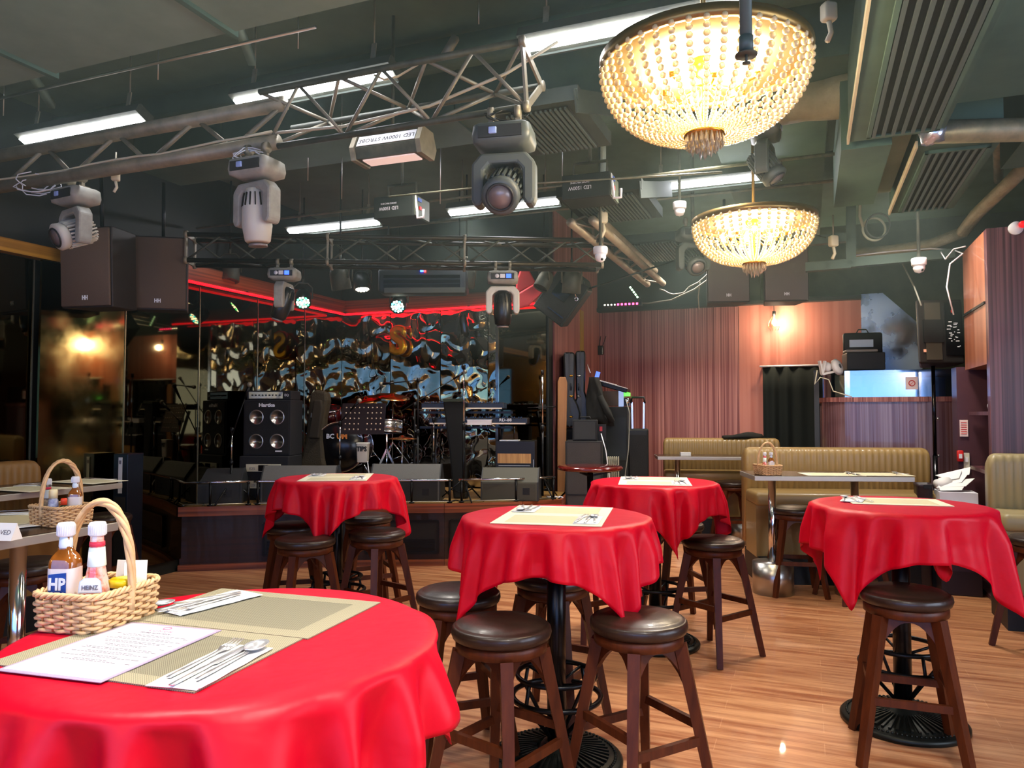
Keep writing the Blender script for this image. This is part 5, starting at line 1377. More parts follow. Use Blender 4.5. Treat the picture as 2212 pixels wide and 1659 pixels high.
# ================================================================ GEAR BY THE RED WALL
t = thing('speaker_cabinet', 'big grey brown speaker cabinet standing behind the round dark table', 'speaker', on(1262, 8.35, 0), R(-8))
amp_cab(t, .40, .38, 1.2, 0, mat('cab_grey', '#2A2928', .7), mat('cab_grille', '#3E3A38', .75, bump=(200, .3)))
G().box((0, -.2, .62), (.38, .012, .012)).build('strip', blk, t)
t = thing('small_amplifier', 'small grey practice amplifier stacked on the big speaker cabinet', 'amplifier', on(1264, 8.3, 1.2), R(-8))
amp_cab(t, .27, .22, .23, 0, mat('amp_small', '#1A1B1C', .7), mat('amp_small_g', '#2F3132', .75))
G().tube([(-.06, 0, .23), (-.05, 0, .26), (.05, 0, .26), (.06, 0, .23)], .008, 6).build('handle', blk, t)
t = thing('power_adaptor', 'red plug and box beside the small practice amplifier', 'plug', on(1300, 8.32, 1.2), R(-8)); 
G().box((0, 0, .09), (.09, .1, .18)).build('box', blk, t); G().box((-.01, -.055, .13), (.03, .02, .05)).build('plug', red_p, t)
strut_line('cable', 'white cable dropping from the red plug to the floor', 'cable', [on(1298, 8.2, 1.28), on(1308, 8.15, 1.1), on(1316, 8.12, .8), on(1315, 8.1, .3), on(1317, 8.1, .01)], .006, white, 6)
strut_line('cable', 'grey cable curving down beside the rack', 'cable', [on(1352, 8.5, 1.65), on(1360, 8.45, 1.5), on(1357, 8.4, 1.1), on(1346, 8.35, .7), on(1335, 8.3, .1)], .006, mat('cable_grey', '#8C8A7C', .5), 6)
def gcase(label, px, d, w, h, z, mir_=1, rz=0):
    t = thing('guitar_case', label, 'guitar case', on(px, d, z), rz, 'hard guitar cases stood on end')
    P = [(-.05, 0), (.06, 0), (.10, .05), (.11, .16), (.085, .26), (.05, .34), (.055, .45), (.06, h - .03), (.04, h), (-.05, h), (-.06, h - .04), (-.05, .42), (-.10, .26), (-.105, .1)]
    P = [(x * mir_ * w / .14, z_) for x, z_ in P]
    G().prism(P, .36, XZ).build('shell', mat('case_black', '#10120F', .35), t, bevel=.02)
    G().prism([(x * .12, z_ * .99 + .002) for x, z_ in P], .37, T(0, -.005, 0) @ XZ).build('seam_trim', dgrey, t)
    for z_ in (.12, .36, .6): g = G(); g.lathe([(.001, 0), (.016, 0), (.016, .006), (.001, .008)], 14, T(.02 * mir_, -.0, z_) @ RX(pi / 2) @ Matrix.Diagonal((1.4, .8, 1, 1))); g.build('latch', gold if mir_ > 0 else steel, t)
    G().torus((0, 0, 0), .035, .008, 20, 6, T(.02 * mir_, -.005, .47) @ RY(pi / 2)).build('handle', blk, t)
st_ = thing('equipment_box', 'black box supporting the guitar cases', 'box', on(1246, 8.95, 0), TH); G().box((0, 0, .66), (.3, .5, 1.32)).build('body', amp_cover, st_, bevel=.01); G().box((0, 0, 1.325), (.31, .51, .012)).build('lid_trim', blkm, st_)
gcase('hard black guitar case on end with oval gold latches', 1230, 8.78, .165, .88, 1.34, 1, R(-3))
gcase('hard black guitar case on end with bright steel latches', 1254, 8.82, .145, .9, 1.34, -1, R(-6))
t = thing('wooden_post', 'pale wooden board leaning beside the guitar cases', 'board', on(1209, 8.6, 0), (0, R(1), R(-10)))
G().prism([(-.03, 0), (.03, 0), (.05, 1.0), (.055, 1.85), (.035, 1.92), (-.035, 1.92), (-.055, 1.86), (-.045, 1.0)], .03, XZ).build('board', mat('pale_wood', '#B5804C', .45, noise=((20, 20, 1.5), '#8E5C30', .6)), t, bevel=.008)
t = thing('rack_desk', 'tall black equipment desk behind the practice amplifier', 'desk', on(1322, 9.0, 0), R(-15))
G().box((0, 0, .79), (.42, .42, 1.58)).build('body', mat('desk_black', '#141816', .6), t, bevel=.01); G().box((0, -.213, 1.2), (.38, .008, .5)).build('door', mat('desk_door', '#1B211E', .5), t)
t = thing('rack_unit', 'brown amplifier rack with green display on the black desk', 'rack unit', on(1322, 8.98, 1.585), R(-15))
G().box((-.03, 0, .09), (.26, .34, .17)).build('case', mat('rack_brown', '#4A3A26', .5), t); G().box((.13, -.0, .09), (.06, .36, .19)).build('front_frame', steel, t)
G().box((.19, -.06, .14), (.05, .2, .04)).build('display', mat('green_display', '#50FF40', .4, emit=1.5), t); G().box((.19, -.06, .05), (.06, .22, .09)).build('lower_unit', blkm, t); G().lathe([(.001, 0), (.03, 0), (.03, .03), (.001, .03)], 16, T(.2, -.17, .06) @ RX(pi / 2)).build('knob', chrome, t)
t = thing('mixing_console', 'slanted mixing console with papers on top of the rack', 'mixer', on(1320, 8.95, 1.80), (0, R(16), R(-15)))
G().box((0, 0, .02), (.42, .34, .05)).build('console', blkm, t, bevel=.008); g = G(); [g.box((-.17 + k * .035, -.05, .05), (.012, .2, .008)) for k in range(11)]; g.build('faders', white, t); G().box((-.06, -.12, .055), (.25, .08, .01)).build('papers', paper, t)
G().box((-.20, 0, .09), (.02, .2, .12)).build('tablet', mat('tablet_blue', '#4A6AE0', .3, emit=1), t)
t = thing('black_jacket', 'black jacket draped beside the guitar cases', 'jacket', on(1282, 8.72, 1.40), R(-10))
g = G(); rn = random.Random(9); rings = []
for i in range(9):
    z = .0 + i * .065; w_ = .16 - i * .013; rings.append([((w_ * cos(a) + .06 * (1 - i / 8)) * (1 + .15 * sin(3 * a + i)), .09 * sin(a) * (1 + .2 * sin(5 * a + i)), z - .05 * max(0, cos(a)) * (1 if i == 0 else 0)) for a in [2 * pi * k / 20 for k in range(20)]])
g.loft(rings, True, caps=True); g.build('cloth', mat('jacket', '#14140F', .85), t); G().tube([(.08, -.08, .3), (.16, -.1, .12), (.22, -.08, .0)], .035, 8).build('sleeve', mat('jacket', ''), t)
t = thing('wall_router', 'black router with antennas fixed to the striped red wall', 'router', atv(1287, 757, VR - .08), TH)
G().box((0, 0, 0), (.22, .06, .13)).build('case', blkg, t, bevel=.01)
for x in (-.1, -.03, .05, .1): G().cyl((x, 0, .06), (x * 1.5, 0, .2), .005, n=6).build('antenna', blk, t)
strut_line('cable', 'white cable looping from the router to the console', 'cable', [atv(1290, 745, VR - .12), atv(1275, 742, VR - .12), atv(1268, 760, VR - .3), atv(1268, 785, VR - .5), on(1275, 9.2, 2.0)], .006, white, 6)
t = thing('trolley_speaker', 'black portable speaker with a raised bright trolley handle', 'speaker', on(1378, 8.9, .7), R(-10))
G().box((0, 0, .31), (.24, .26, .62)).build('cabinet', mat('trolley_black', '#121613', .5), t, bevel=.02); G().box((0, -.135, .3), (.2, .012, .5)).build('grille', grille_d, t)
for s in (-1, 1): G().bar((s * .065, 0, .60), (s * .07, 0, .93), .02, .02).build('handle_tube', mat('tube_bright', '#E6E6F2', .25, .6), t)
G().tube([(-.08, 0, .92), (-.07, 0, .99), (.07, 0, .99), (.08, 0, .92)], .014, 8).build('grip', blk, t)
t = thing('speaker_cabinet', 'black subwoofer box under the trolley speaker', 'speaker', on(1390, 8.95, 0), R(-10)); amp_cab(t, .42, .42, .68, 0, mat('sub_black', '#0E110F', .6))
t = thing('heater', 'pale oil heater with vertical fins beside the speaker cabinet', 'heater', on(1323, 8.2, .0), R(-10))
g = G(); [g.box((-.05 + k * .022, 0, .78), (.012, .14, .5), b=.004) for k in range(6)]; g.build('fins', mat('heater_cream', '#9A9580', .5), t); G().box((0, 0, .26), (.14, .2, .52)).build('stand_box', blk, t)
t = thing('round_table', 'bare round dark red table at the end of the stage', 'table', on(1274, 7.22, 0))
G().lathe([(.001, .955), (.29, .955), (.31, .965), (.315, .98), (.305, .995), (.28, 1.0), (.001, 1.0)], 44).build('tabletop', mat('table_red_gloss', '#5A1410', .16, coat=.6), t)
G().cyl((0, 0, .03), (0, 0, .955), .03, n=14).build('pole', blkm, t); G().lathe([(.001, 0), (.22, 0), (.22, .02), (.05, .04), (.001, .04)], 28).build('base', blkm, t)
for i in range(3): a = i * 2.1; G().bar((0, 0, .9), (.22 * cos(a), .22 * sin(a), .95), .02, .02).build('bracket', blkm, t)
# ================================================================ BENCHES AND BOOTH TABLES
def bench(label, x, y, rz, w, hb=1.18, seat_d=.45, vin=None, seat=True, group='channel backed benches', rb=.06):
    t = thing('bench', label, 'bench', (x, y, 0), rz, group); v = vin or tan_v
    n = int(w / .055); g = G(); rings = []
    K = 4
    for i in range(n * K + 1):
        xx = -w / 2 + w * i / (n * K); sc_ = abs(sin(pi * i / K)) ** .6 * .012
        e = min(xx + w / 2, w / 2 - xx); top = hb - (rb - sqrt(max(0, rb * rb - (rb - e) ** 2)) if e < rb else 0)
        rings.append([(xx, .0 - sc_, .3), (xx, -sc_, top - .07), (xx, -sc_ + .006, top - .03), (xx, .03, top - .004), (xx, .08, top), (xx, .13, top - .02), (xx, .15, top - .06), (xx, .15, .3)])
    g.loft(rings, True, caps=True); g.build('backrest', v, t)
    if seat:
        G().box((0, -seat_d / 2 + .0, .74), (w, seat_d, .12), b=.03).build('seat_cushion', v, t)
        G().box((0, -seat_d / 2 + .02, .46), (w - .01, seat_d - .04, .46)).build('front_panel', v, t)
        G().box((0, -seat_d / 2 + .06, .12), (w - .03, seat_d + .1, .24)).build('plinth', mat('plinth_black', '#101418', .5), t)
    else:
        G().box((0, .08, .15), (w, .14, .3)).build('plinth', mat('plinth_black', ''), t)
    return t
bench('tan ribbed bench behind the steel edged booth table, with rounded end', 3.03, 7.02, R(-5), 1.68)
bench('tan ribbed bench farther back by the striped red wall', 2.62, 9.42, R(-10), 1.42, 1.19)
bench('pale ribbed bench cut by the picture edge before the column', 4.0, 5.44, TH, .95, 1.2, .4, mat('pale_vinyl', '#9A8C66', .4))
t = bench('brown bench against the side mirrors behind the wall table', *L(UL + .32, 3.15)[:2], TH + pi / 2, 1.66, 1.15, .4, mat('brown_vinyl', '#8A6232', .45), seat=True)
t.location = L(UL + .22, 3.15); t.rotation_euler = (0, 0, TH + pi / 2)
jk = thing('black_cloth_heap', 'crumpled black cloth lying on top of the far bench', 'cloth', atz(1610, 946, 1.19)); jk.location = (2.9, 9.45, 1.19)
g = G(); rn = random.Random(6); rings = []
for i in range(9):
    f = i / 8; rings.append([(-.25 + .5 * f, .08 * cos(a) * (1 - .5 * abs(2 * f - 1)), .0 + max(0, sin(a)) * (.03 + .075 * f * (1.3 - f)) * (1 + .25 * sin(7 * f + 2 * a))) for a in [2 * pi * k / 12 for k in range(12)]])
g.loft(rings, True, caps=True); g.build('cloth', mat('jacket', ''), jk)

steel_edge = mat('steel_edge', '#B8B4AC', .45, .7); top_brown = mat('top_brown', '#3A2A1E', .25)
def booth_table(label, x, y, rz, w, d, h=1.0, poles=((-.5, 0), (.5, 0)), drum=True, name='booth_table'):
    t = thing(name, label, 'table', (x, y, 0), rz, 'steel edged booth tables')
    G().box((0, 0, h - .021), (w, d, .038)).build('edge_band', steel_edge, t, bevel=.003)
    G().box((0, 0, h - .001), (w - .012, d - .012, .003)).build('tabletop', top_brown, t)
    for (px_, py_) in poles:
        G().cyl((px_, py_, .1), (px_, py_, h - .04), .032, n=18).build('pole', chrome, t)
        if drum: G().cyl((px_, py_, 0), (px_, py_, .26), .165, n=32).build('drum_base', steel, t)
        else: G().lathe([(.001, 0), (.2, 0), (.2, .012), (.06, .03), (.04, .1), (.001, .1)], 28, T(px_, py_, 0)).build('base', steel, t)
    return t
p0 = Vector(((1628 - 1106) / F * 6.03, 6.03)); p1 = Vector(((1973 - 1106) / F * 5.92, 5.92)); c_ = (p0 + p1) / 2; ra = math.atan2(p1.y - p0.y, p1.x - p0.x); W_ = (p1 - p0).length
nrm = Vector((-sin(ra), cos(ra)))
bt = c_ + nrm * .28
booth_table('steel edged table with two pole legs in front of the tan bench', bt.x, bt.y, ra, W_, .56, 1.0, ((-.40, .05), (.27, .05)))
booth_table('small steel edged table before the far tan bench', 2.31, 8.95, R(-6), 1.18, .5, 1.0, ((-.35, -.13), (.42, -.13)))
a = L(-3.55, 1.92); booth_table('steel edged table beside the big red table, holding the second basket', a.x, a.y, TH + pi / 2, 1.32, 1.16, 1.0, ((.28, -.45), (-.4, -.45)), False)
a = L(-4.93, 3.22); booth_table('steel edged wall table reaching to the brown bench', a.x, a.y, TH + pi / 2, 1.62, .64, 1.0, ((.5, -.2), (-.4, -.2)), False)
# settings on the booth tables
def loose(px, py, z, kind, rz, label, grp):
    p = atz(px, py, z)
    if kind == 'mat': placemat('placemat', label, p.x, p.y, z, rz, grp, 'c')
    elif kind == 'napkin': napkin(label, p.x, p.y, z + .003, rz, grp)
    else: cutlery(kind, label, p.x, p.y, z + .006, rz, grp)
za = 1.001
gm = 'placemats on the booth table by the tan bench'; gk = 'cutlery on the booth table by the tan bench'
for i, (px, lab) in enumerate(((1738, 'placemat nearest the small basket on the booth table'), (1832, 'placemat at the free end of the booth table'))):
    p = atz(px, 1014, za); placemat('placemat', 'pale ' + lab, p.x, bt.y - .1, za, ra, gm, 'c')
    p2 = (p.x, bt.y - .1)
    for k, kd in enumerate(('spoon', 'knife', 'fork')):
        cutlery(kd, 'steel %s on the %s' % (kd, lab), p2[0] + .14 + .03 * k, p2[1] + .02 * k, za + .004, R(70 + 15 * k), gk)
p = atz(1500, 983, za)
g = G(); g.box((0, 0, .02), (.12, .06, .04)); o = g.build('tissue_pack', paper); o.location = (2.05, 8.9, za); tag(o, 'small pale tissue pack on the far booth table', 'tissue')
z2 = 1.001
for i, (px, py, kd, rz, lb) in enumerate((
    (30, 1122, 'mat', TH + .1, 'cream placemat near the card on the steel edged table'),
    (10, 1112, 'napkin', .3, 'white napkin on the steel edged table left of the second basket'), (15, 1108, 'knife', .5, 'steel knife left of the second basket'), (40, 1112, 'fork', .2, 'steel fork left of the second basket'), (55, 1138, 'napkin', .9, 'folded white napkin before the second basket'),
    (60, 1056, 'mat', TH, 'greyish placemat on the wall table'), (190, 1040, 'mat', TH, 'greyish placemat at the far end of the wall table'),
    (70, 1050, 'napkin', .6, 'white napkin on the wall table near the bench'), (75, 1048, 'fork', .7, 'steel fork on the wall table near the bench'), (66, 1053, 'spoon', .4, 'steel spoon on the wall table near the bench'),
    (215, 1037, 'napkin', -.2, 'white napkin at the far end of the wall table'), (205, 1036, 'knife', -.4, 'steel knife at the far end of the wall table'))):
    loose(px, py, z2 + (.001 * i if kd == 'mat' else .0), kd, rz, lb, {'mat': 'placemats on the side tables', 'napkin': 'napkins on the side tables'}.get(kd, 'cutlery on the side tables'))
t = thing('reserved_card', 'white folded table card with handwriting at the picture edge', 'sign', atz(2, 1165, z2), R(-8))
G().prism([(-.03, 0), (.03, 0), (.0, .065)], .14, T(-.07, 0, 0) @ Matrix(((0, 0, 1, 0), (1, 0, 0, 0), (0, 1, 0, 0), (0, 0, 0, 1)))).build('card', paper, t)
text('lettering', 'RESERVED', .026, T(.0, -.0175, .03) @ RX(R(65)), ink, t, .0004)

# ================================================================ WICKER BASKETS
def make_basket(a=.150, b=.190, h=.072, flare=1.06, nst=28, rows=9, rt=.0041, rnd_=.03, ha=.255, hs=1.0, loops=4):
    t = thing('wicker_basket', 'x', 'basket', (0, 0, 0))
    per = []
    w, d = a, b; base = rrect(w, d, rnd_, 6)
    # resample perimeter
    seg = []; tot = 0
    for i in range(len(base)):
        p, q = base[i], base[(i + 1) % len(base)]; l = math.hypot(q[0] - p[0], q[1] - p[1]); seg.append((tot, l, p, q)); tot += l
    def pp(s):
        s = s % tot
        for s0, l, p, q in seg:
            if s <= s0 + l + 1e-9:
                f = (s - s0) / l if l else 0; return (p[0] + (q[0] - p[0]) * f, p[1] + (q[1] - p[1]) * f)
        return base[0]
    def P(s, z, off):
        x, y = pp(s); f = 1 + (flare - 1) * z / h; r = math.hypot(x, y); return ((x * f) * (1 + off / r), (y * f) * (1 + off / r), z)
    g = G(); M = nst * 4
    for k in range(rows):
        z = .006 + (h - .014) * k / (rows - 1)
        pts = [P(tot * i / M, z + .0008 * sin(i * 1.3 + k), .0042 * cos(pi * i / 4 + (pi if k % 2 else 0)) * 1.0) for i in range(M)]
        g.tube(pts, rt, 6, True)
    g.build('woven_sides', wicker, t)
    g = G()
    for i in range(nst): s = tot * i / nst; g.tube([P(s, 0.002, -.001), P(s, h / 2, 0), P(s, h + .002, 0)], .0032, 5)
    g.build('stakes', mat('wicker_dark', '#A87848', .6), t)
    g = G(); g.prism([(x * .98, y * .98) for x, y in base], .004); g.build('basket_floor', mat('wicker_dark', ''), t)
    g = G()
    for ph in (0, 2.1, 4.2):
        pts = [P(tot * i / 120, h + .004 + .0042 * sin(i * .8 + ph), .0042 * cos(i * .8 + ph)) for i in range(120)]
        g.tube(pts, .0038, 5, True)
    g.build('braided_rim', wicker, t)
    g = G(); hw = a * flare / 2 + .001; n = 48
    for ph in range(loops):
        pts = []
        for i in range(n + 1):
            f = i / n; an = pi * f; x = -hw * cos(an) * (1 + .10 * sin(an)); z = .03 + (ha - .03) * sin(an) ** .8
            tw = f * 16 + ph * 2 * pi / loops; r_ = .0058 * hs * (.35 + .65 * min(1, sin(an) * 2.5))
            pts.append((x + r_ * cos(tw) * .7, r_ * sin(tw), z + r_ * cos(tw) * .7))
        g.tube(pts, .0052 * hs, 6)
    g.build('twisted_handle', wicker, t)
    return t
bk = make_basket(); bc = Vector((-.887, 1.628, zT)); ba = R(-13)
bk.location = bc; bk.rotation_euler = (0, 0, ba); bk['label'] = 'wicker basket with tall twisted handle on the big red table'; bk['group'] = 'wicker condiment baskets'
def bl(x, y, z=.005): return bc + Vector((x * cos(ba) - y * sin(ba), x * sin(ba) + y * cos(ba), z))
glass_c = mat('bottle_glass', '#E8EDEA', .05, trans=.85, ior=1.45)
def sauce_bottle(label, loc, rz=0, s=1.0, kind='hp', full=True):
    t = thing('sauce_bottle', label, 'bottle', loc, rz, 'sauce bottles in the baskets'); t.scale = (s, s, s)
    if kind == 'hp':
        g = G(); rr = rrect(.056, .048, .014, 5); prof = [(.9, 0), (.99, .003), (1, .01), (1, .124), (.96, .132), (.8, .142), (.5, .153), (.42, .163), (.40, .188)]
        g.loft([[(x * f, y * f, z) for x, y in rr] for f, z in prof], True, caps=True); g.build('glass', mat('brown_sauce', '#9C5A1C', .08, coat=1, noise=(30, '#7A3E10', .5)), t)
        rr2 = rrect(.0572, .0492, .0142, 5)
        g = G(); g.loft([[(x, y, z) for x, y in rr2] for z in (.014, .118)], True); g.build('label', mat('bottle_label', '#E9DDD4', .45), t)
        if full:
            g = G(); g.prism([(-.0195, .056), (.018, .068), (.018, .110), (-.0195, .106)], .0012, T(0, -.0262, 0) @ XZ); g.build('blue_patch', mat('label_blue', '#123E94', .45), t)
            g = G(); g.prism([(-.0195, .042), (.018, .050), (.018, .065), (-.0195, .054)], .0012, T(0, -.0264, 0) @ XZ); g.build('red_patch', mat('label_red', '#D8304A', .45), t)
            text('lettering', 'HP', .034, T(-.0008, -.0272, .0855) @ FR, white, t, .0006, .85, .0012); text('lettering', 'SAUCE', .0105, T(-.001, -.0274, .0525) @ FR @ RZ(R(12)), white, t, .0004, 1, .0003)
        G().lathe([(.0125, .158), (.0135, .16), (.0125, .182), (.0115, .182)], 20).build('neck_label', mat('neck_label', '#D9E6EE', .45), t)
    else:
        g = G(); prof = [(.026, 0), (.029, .004), (.0295, .05), (.027, .07), (.021, .1), (.0155, .13), (.014, .16), (.0135, .182)]
        g.lathe([(.001, 0)] + prof, 10, smooth=False); g.build('glass', mat('smeared_ketchup_glass', '#E04A22', .08, coat=1, noise=(26, '#E2CDBC', .16)), t)
        if full:
            g = G(); g.prism([(-.024, .012), (.024, .012), (.021, .036), (.012, .043), (-.012, .043), (-.021, .036)], .001, T(0, -.0300, .056) @ XZ); g.build('label', mat('keystone_label', '#D3DCE8', .4), t)
            g = G(); g.prism([(-.0215, .014), (.0215, .014), (.019, .035), (.011, .041), (-.011, .041), (-.019, .035)], .001, T(0, -.0306, .056) @ XZ); g.build('label_field', mat('keystone_field', '#F4F6F4', .4), t)
            text('lettering', 'HEINZ', .0125, T(0, -.0318, .079) @ FR, ink, t, .0003, .9, .0002)
        G().lathe([(.0175, .118), (.0185, .12), (.0155, .158), (.0145, .158)], 20).build('neck_label', mat('neck_label_white', '#E4EDE4', .45), t)
        g = G(); g.lathe([(.0145, .160), (.0155, .161), (.0150, .17), (.014, .17)], 20); g.build('neck_band', mat('label_red', ''), t)
    g = G(); g.lathe([(.001, .2105), (.0145, .2105), (.0168, .207), (.017, .184), (.015, .182), (.001, .182)], 26)
    for i in range(26): a_ = 2 * pi * i / 26; g.box((.0172 * cos(a_), .0172 * sin(a_), .195), (.0012, .0012, .02))
    g.build('cap', white, t)
    return t
b1 = sauce_bottle('brown sauce bottle with a blue and red label in the big table basket', bl(-.047, -.043), R(-2))
b2 = sauce_bottle('ketchup smeared bottle with keystone label in the big table basket', bl(.012, -.022), R(6), 1.0, 'k')
t = thing('mustard_jar', 'small jar with a yellow lid in the big table basket', 'jar', bl(.048, .012, .03)); g = G(); g.lathe([(.001, -.025), (.022, -.025), (.024, .045), (.001, .045)], 24); g.build('jar', glass_c, t); g = G(); g.lathe([(.001, .062), (.024, .062), (.0265, .059), (.0265, .046), (.001, .046)], 30); g.build('lid', mat('yellow_lid', '#F2CE1A', .35), t)
for i, (x, y, l, r_) in enumerate(((.04, .055, 'white paper sachet at the back of the basket', .1), (.015, .05, 'white paper sachet leaning beside the yellow lid', -.15), (.055, .04, 'white paper sachet by the basket handle', .35))):
    o = G().box((0, 0, .055), (.045, .004, .11)).build('sachet', paper); o.location = bl(x, y, .01); o.rotation_euler = (R(-8), 0, r_); tag(o, l, 'sachet', 'white sachets in the basket')
# second basket
c2 = atz(132, 1133, 1.001); k2 = copy_thing(bk, c2, R(62), 'wicker basket with arched handle on the steel edged side table', 'wicker condiment baskets', 1.12)
def nb(base, dx, dy, z=.006): return (base.x + dx, base.y + dy, base.z + z)
s1 = sauce_bottle('clear bottle with white cap in the second basket, beside the handle', nb(c2, -.065, .0), 0, .95, 'k', False)
[setattr(x, 'data', x.data.copy()) or (x.data.materials.clear(), x.data.materials.append(glass_c)) for x in COL.objects if x.parent == s1 and x.name.startswith('glass')]
sauce_bottle('brown sauce bottle in the second basket', nb(c2, .04, .035), R(20), .98, 'hp', False)
def shaker(label, loc, cap, body, s=1.0):
    t = thing('shaker', label, 'shaker', loc, 0, 'shakers in the second basket'); t.scale = (s, s, s)
    G().lathe([(.001, 0), (.018, 0), (.02, .01), (.018, .09), (.014, .1), (.001, .1)], 20).build('body', body, t); G().lathe([(.001, .135), (.013, .134), (.0155, .128), (.0155, .1), (.001, .1)], 20).build('cap', cap, t)
shaker('shaker with cream cap in the second basket', nb(c2, -.02, -.03), mat('cream_cap', '#F0E0B0', .4), mat('shaker_print', '#C8CCDA', .3, noise=(40, '#5A6090', .3)), 1.15)
shaker('small bottle with red cap and green label in the second basket', nb(c2, .025, -.025), mat('orange_red_cap', '#F04A28', .4), mat('green_label', '#123A22', .3), .85)
# third basket on the booth table
c3 = atz(1656, 1012, 1.001); c3.y = bt.y - .12; c3.x = (1656 - 1106) / F * c3.y
copy_thing(bk, c3, R(10), 'small wicker basket at the end of the booth table by the tan bench', 'wicker condiment baskets', 1.02)
sauce_bottle('red sauce bottle in the small basket on the booth table', nb(c3, -.022, 0), 0, .84, 'k', False); sauce_bottle('brown sauce bottle in the small basket on the booth table', nb(c3, .03, 0), 0, .84, 'hp', False)

# ================================================================ RIGHT HAND SIDE
# portable speaker on a stand
sp_ = at(2014, 722, 7.15)
t = thing('speaker_stand', 'black pole stand reaching from the floor to the portable speaker', 'stand', (sp_.x, sp_.y, 0))
G().cyl((0, 0, .15), (0, 0, 1.1), .022, n=14).build('lower_pole', blkg, t); G().cyl((0, 0, 1.1), (0, 0, sp_.z - .28), .017, n=14).build('upper_pole', blkg, t)
for i in range(3): a_ = .5 + i * 2.094; G().bar((0, 0, .5), (.22 * cos(a_), .22 * sin(a_), .01), .02, .012).build('leg', blkm, t)
for z in (1.1, .85, .6, 1.45): G().cyl((.018, -.015, z), (.03, -.025, z), .012, n=8).build('knob', steel, t)
t = thing('portable_speaker', 'black portable loudspeaker with rear controls high on a pole stand', 'speaker', (sp_.x, sp_.y, sp_.z), (R(-4), 0, R(-6))); t.scale = (1.08,) * 3
P = [(-.19, -.15), (-.05, .17), (.16, .17), (.21, .02), (.19, -.15)]
G().prism(P, .56, T(0, 0, -.28)).build('cabinet', mat('pa_black', '#1C1A17', .5), t, bevel=.015)
G().box((-.06, -.155, 0), (.13, .012, .5)).build('rear_band', mat('pa_olive', '#3B372C', .5), t)
G().box((-.06, -.160, .0), (.16, .014, .2)).build('handle_recess', blk, t)
cp_ = G().box((.11, -.158, .02), (.14, .012, .46)).build('control_panel', mat('pa_panel', '#0B0C0E', .35), t)
g = G(); rn = random.Random(1)
for k in range(26): g.box((.06 + rn.random() * .1, -.166, -.14 + rn.random() * .22), (rn.uniform(.006, .03), .004, .006))
g.build('printed_marks', white, cp_); G().box((.1, -.166, .17), (.02, .006, .02)).build('red_badge', red_p, cp_)
G().box((-.13, -.153, -.17), (.03, .01, .025)).build('warning_label', mat('label_orange', '#F0B090', .5), t)
strut_line('cable', 'black cable rising from the portable speaker to the ceiling frame', 'cable', [at(1990, 660, 6.8), at(1975, 620, 7.0), at(1950, 570, 7.4)], .008, mat('cable_grey', ''), 6)
strut_line('cable', 'white cable running along the steel frame and down to the portable speaker', 'cable', [at(1845, 552, 7.3), at(1925, 543, 7.2), at(2010, 537, 7.05), at(2060, 540, 6.75), at(2080, 548, 6.55), at(2052, 570, 6.6), at(2045, 620, 6.6), at(2060, 680, 6.6)], .007, white, 6)
strut_line('cable', 'second white cable sagging off the corner of the column', 'cable', [at(2086, 532, 6.5), at(2060, 538, 6.6), at(2042, 560, 6.6), at(2030, 540, 6.8)], .006, white, 6)
# case on the booth
pb = at(1884, 797, 7.95); 
t = thing('equipment_case', 'open black equipment case with a pale label on top of the booth', 'case', (pb.x, 8.15, 1.96), R(-14))
shelf = thing('booth_shelf', 'dark shelf across the booth carrying the open case', 'shelf', (pb.x + .05, 8.25, 1.94), TH); G().box((0, 0, 0), (.75, .45, .03)).build('board', blkm, shelf); 
for s in (-1, 1): G().box((s * .33, .15, -.15), (.03, .03, .28)).build('leg', blkm, shelf)
G().box((0, 0, .10), (.38, .3, .19)).build('case_body', mat('case_grey', '#24282A', .6), t, bevel=.01); G().box((.02, .12, .30), (.40, .06, .26), b=.02).build('open_lid', mat('case_dark', '#131313', .6), t)
G().box((.0, .08, .31), (.24, .02, .08)).build('label_plate', mat('pale_blue_card', '#C5D6E6', .4), t); G().box((-.03, .0, .215), (.32, .2, .03), b=.01).build('papers', mat('grey_papers', '#8F8780', .6), t)
G().tube([(-.04, .12, .43), (-.02, .12, .465), (.06, .12, .465), (.08, .12, .43)], .007, 6).build('handle', blk, t)
# clip fan
t = thing('clip_fan', 'white clip fan on the booth glass corner', 'fan', at(1808, 793, 7.9), R(20))
G().lathe([(.001, -.03), (.06, -.03), (.085, -.015), (.088, .015), (.06, .035), (.001, .035)], 28, RX(R(70)) @ RY(R(20))).build('cage', mat('fan_white', '#E2DCD6', .4), t)
G().ball((-.08, .06, .0), .055, 14, 10).build('motor', mat('fan_white', ''), t); G().lathe([(.001, .036), (.025, .036), (.025, .03), (.001, .03)], 16, RX(R(70)) @ RY(R(20))).build('hub', grey, t)
g = G(); g.bar((-.2, 0, -.08), (-.23, 0, .06), .03, .02); g.bar((-.2, 0, -.08), (-.16, 0, .06), .03, .02); g.bar((-.2, 0, -.08), (-.05, 0, -.05), .035, .02); g.build('clamp', mat('fan_white', ''), t)
t = thing('curtain_post', 'narrow wooden post between the curtain and the booth', 'post', (3.27, 8.05, 0), TH); G().box((0, 0, .97), (.05, .05, 1.94)).build('post', dgrey, t); G().box((0, 0, 1.95), (.055, .055, .02)).build('cap', blkm, t)
strut_line('cable', 'cream cable tangled at the booth corner', 'cable', [at(1765, 800, 7.85), at(1760, 830, 7.85), at(1772, 815, 7.85), at(1790, 820, 7.85), at(1800, 845, 7.8), at(1840, 857, 7.7)], .006, cream, 6)
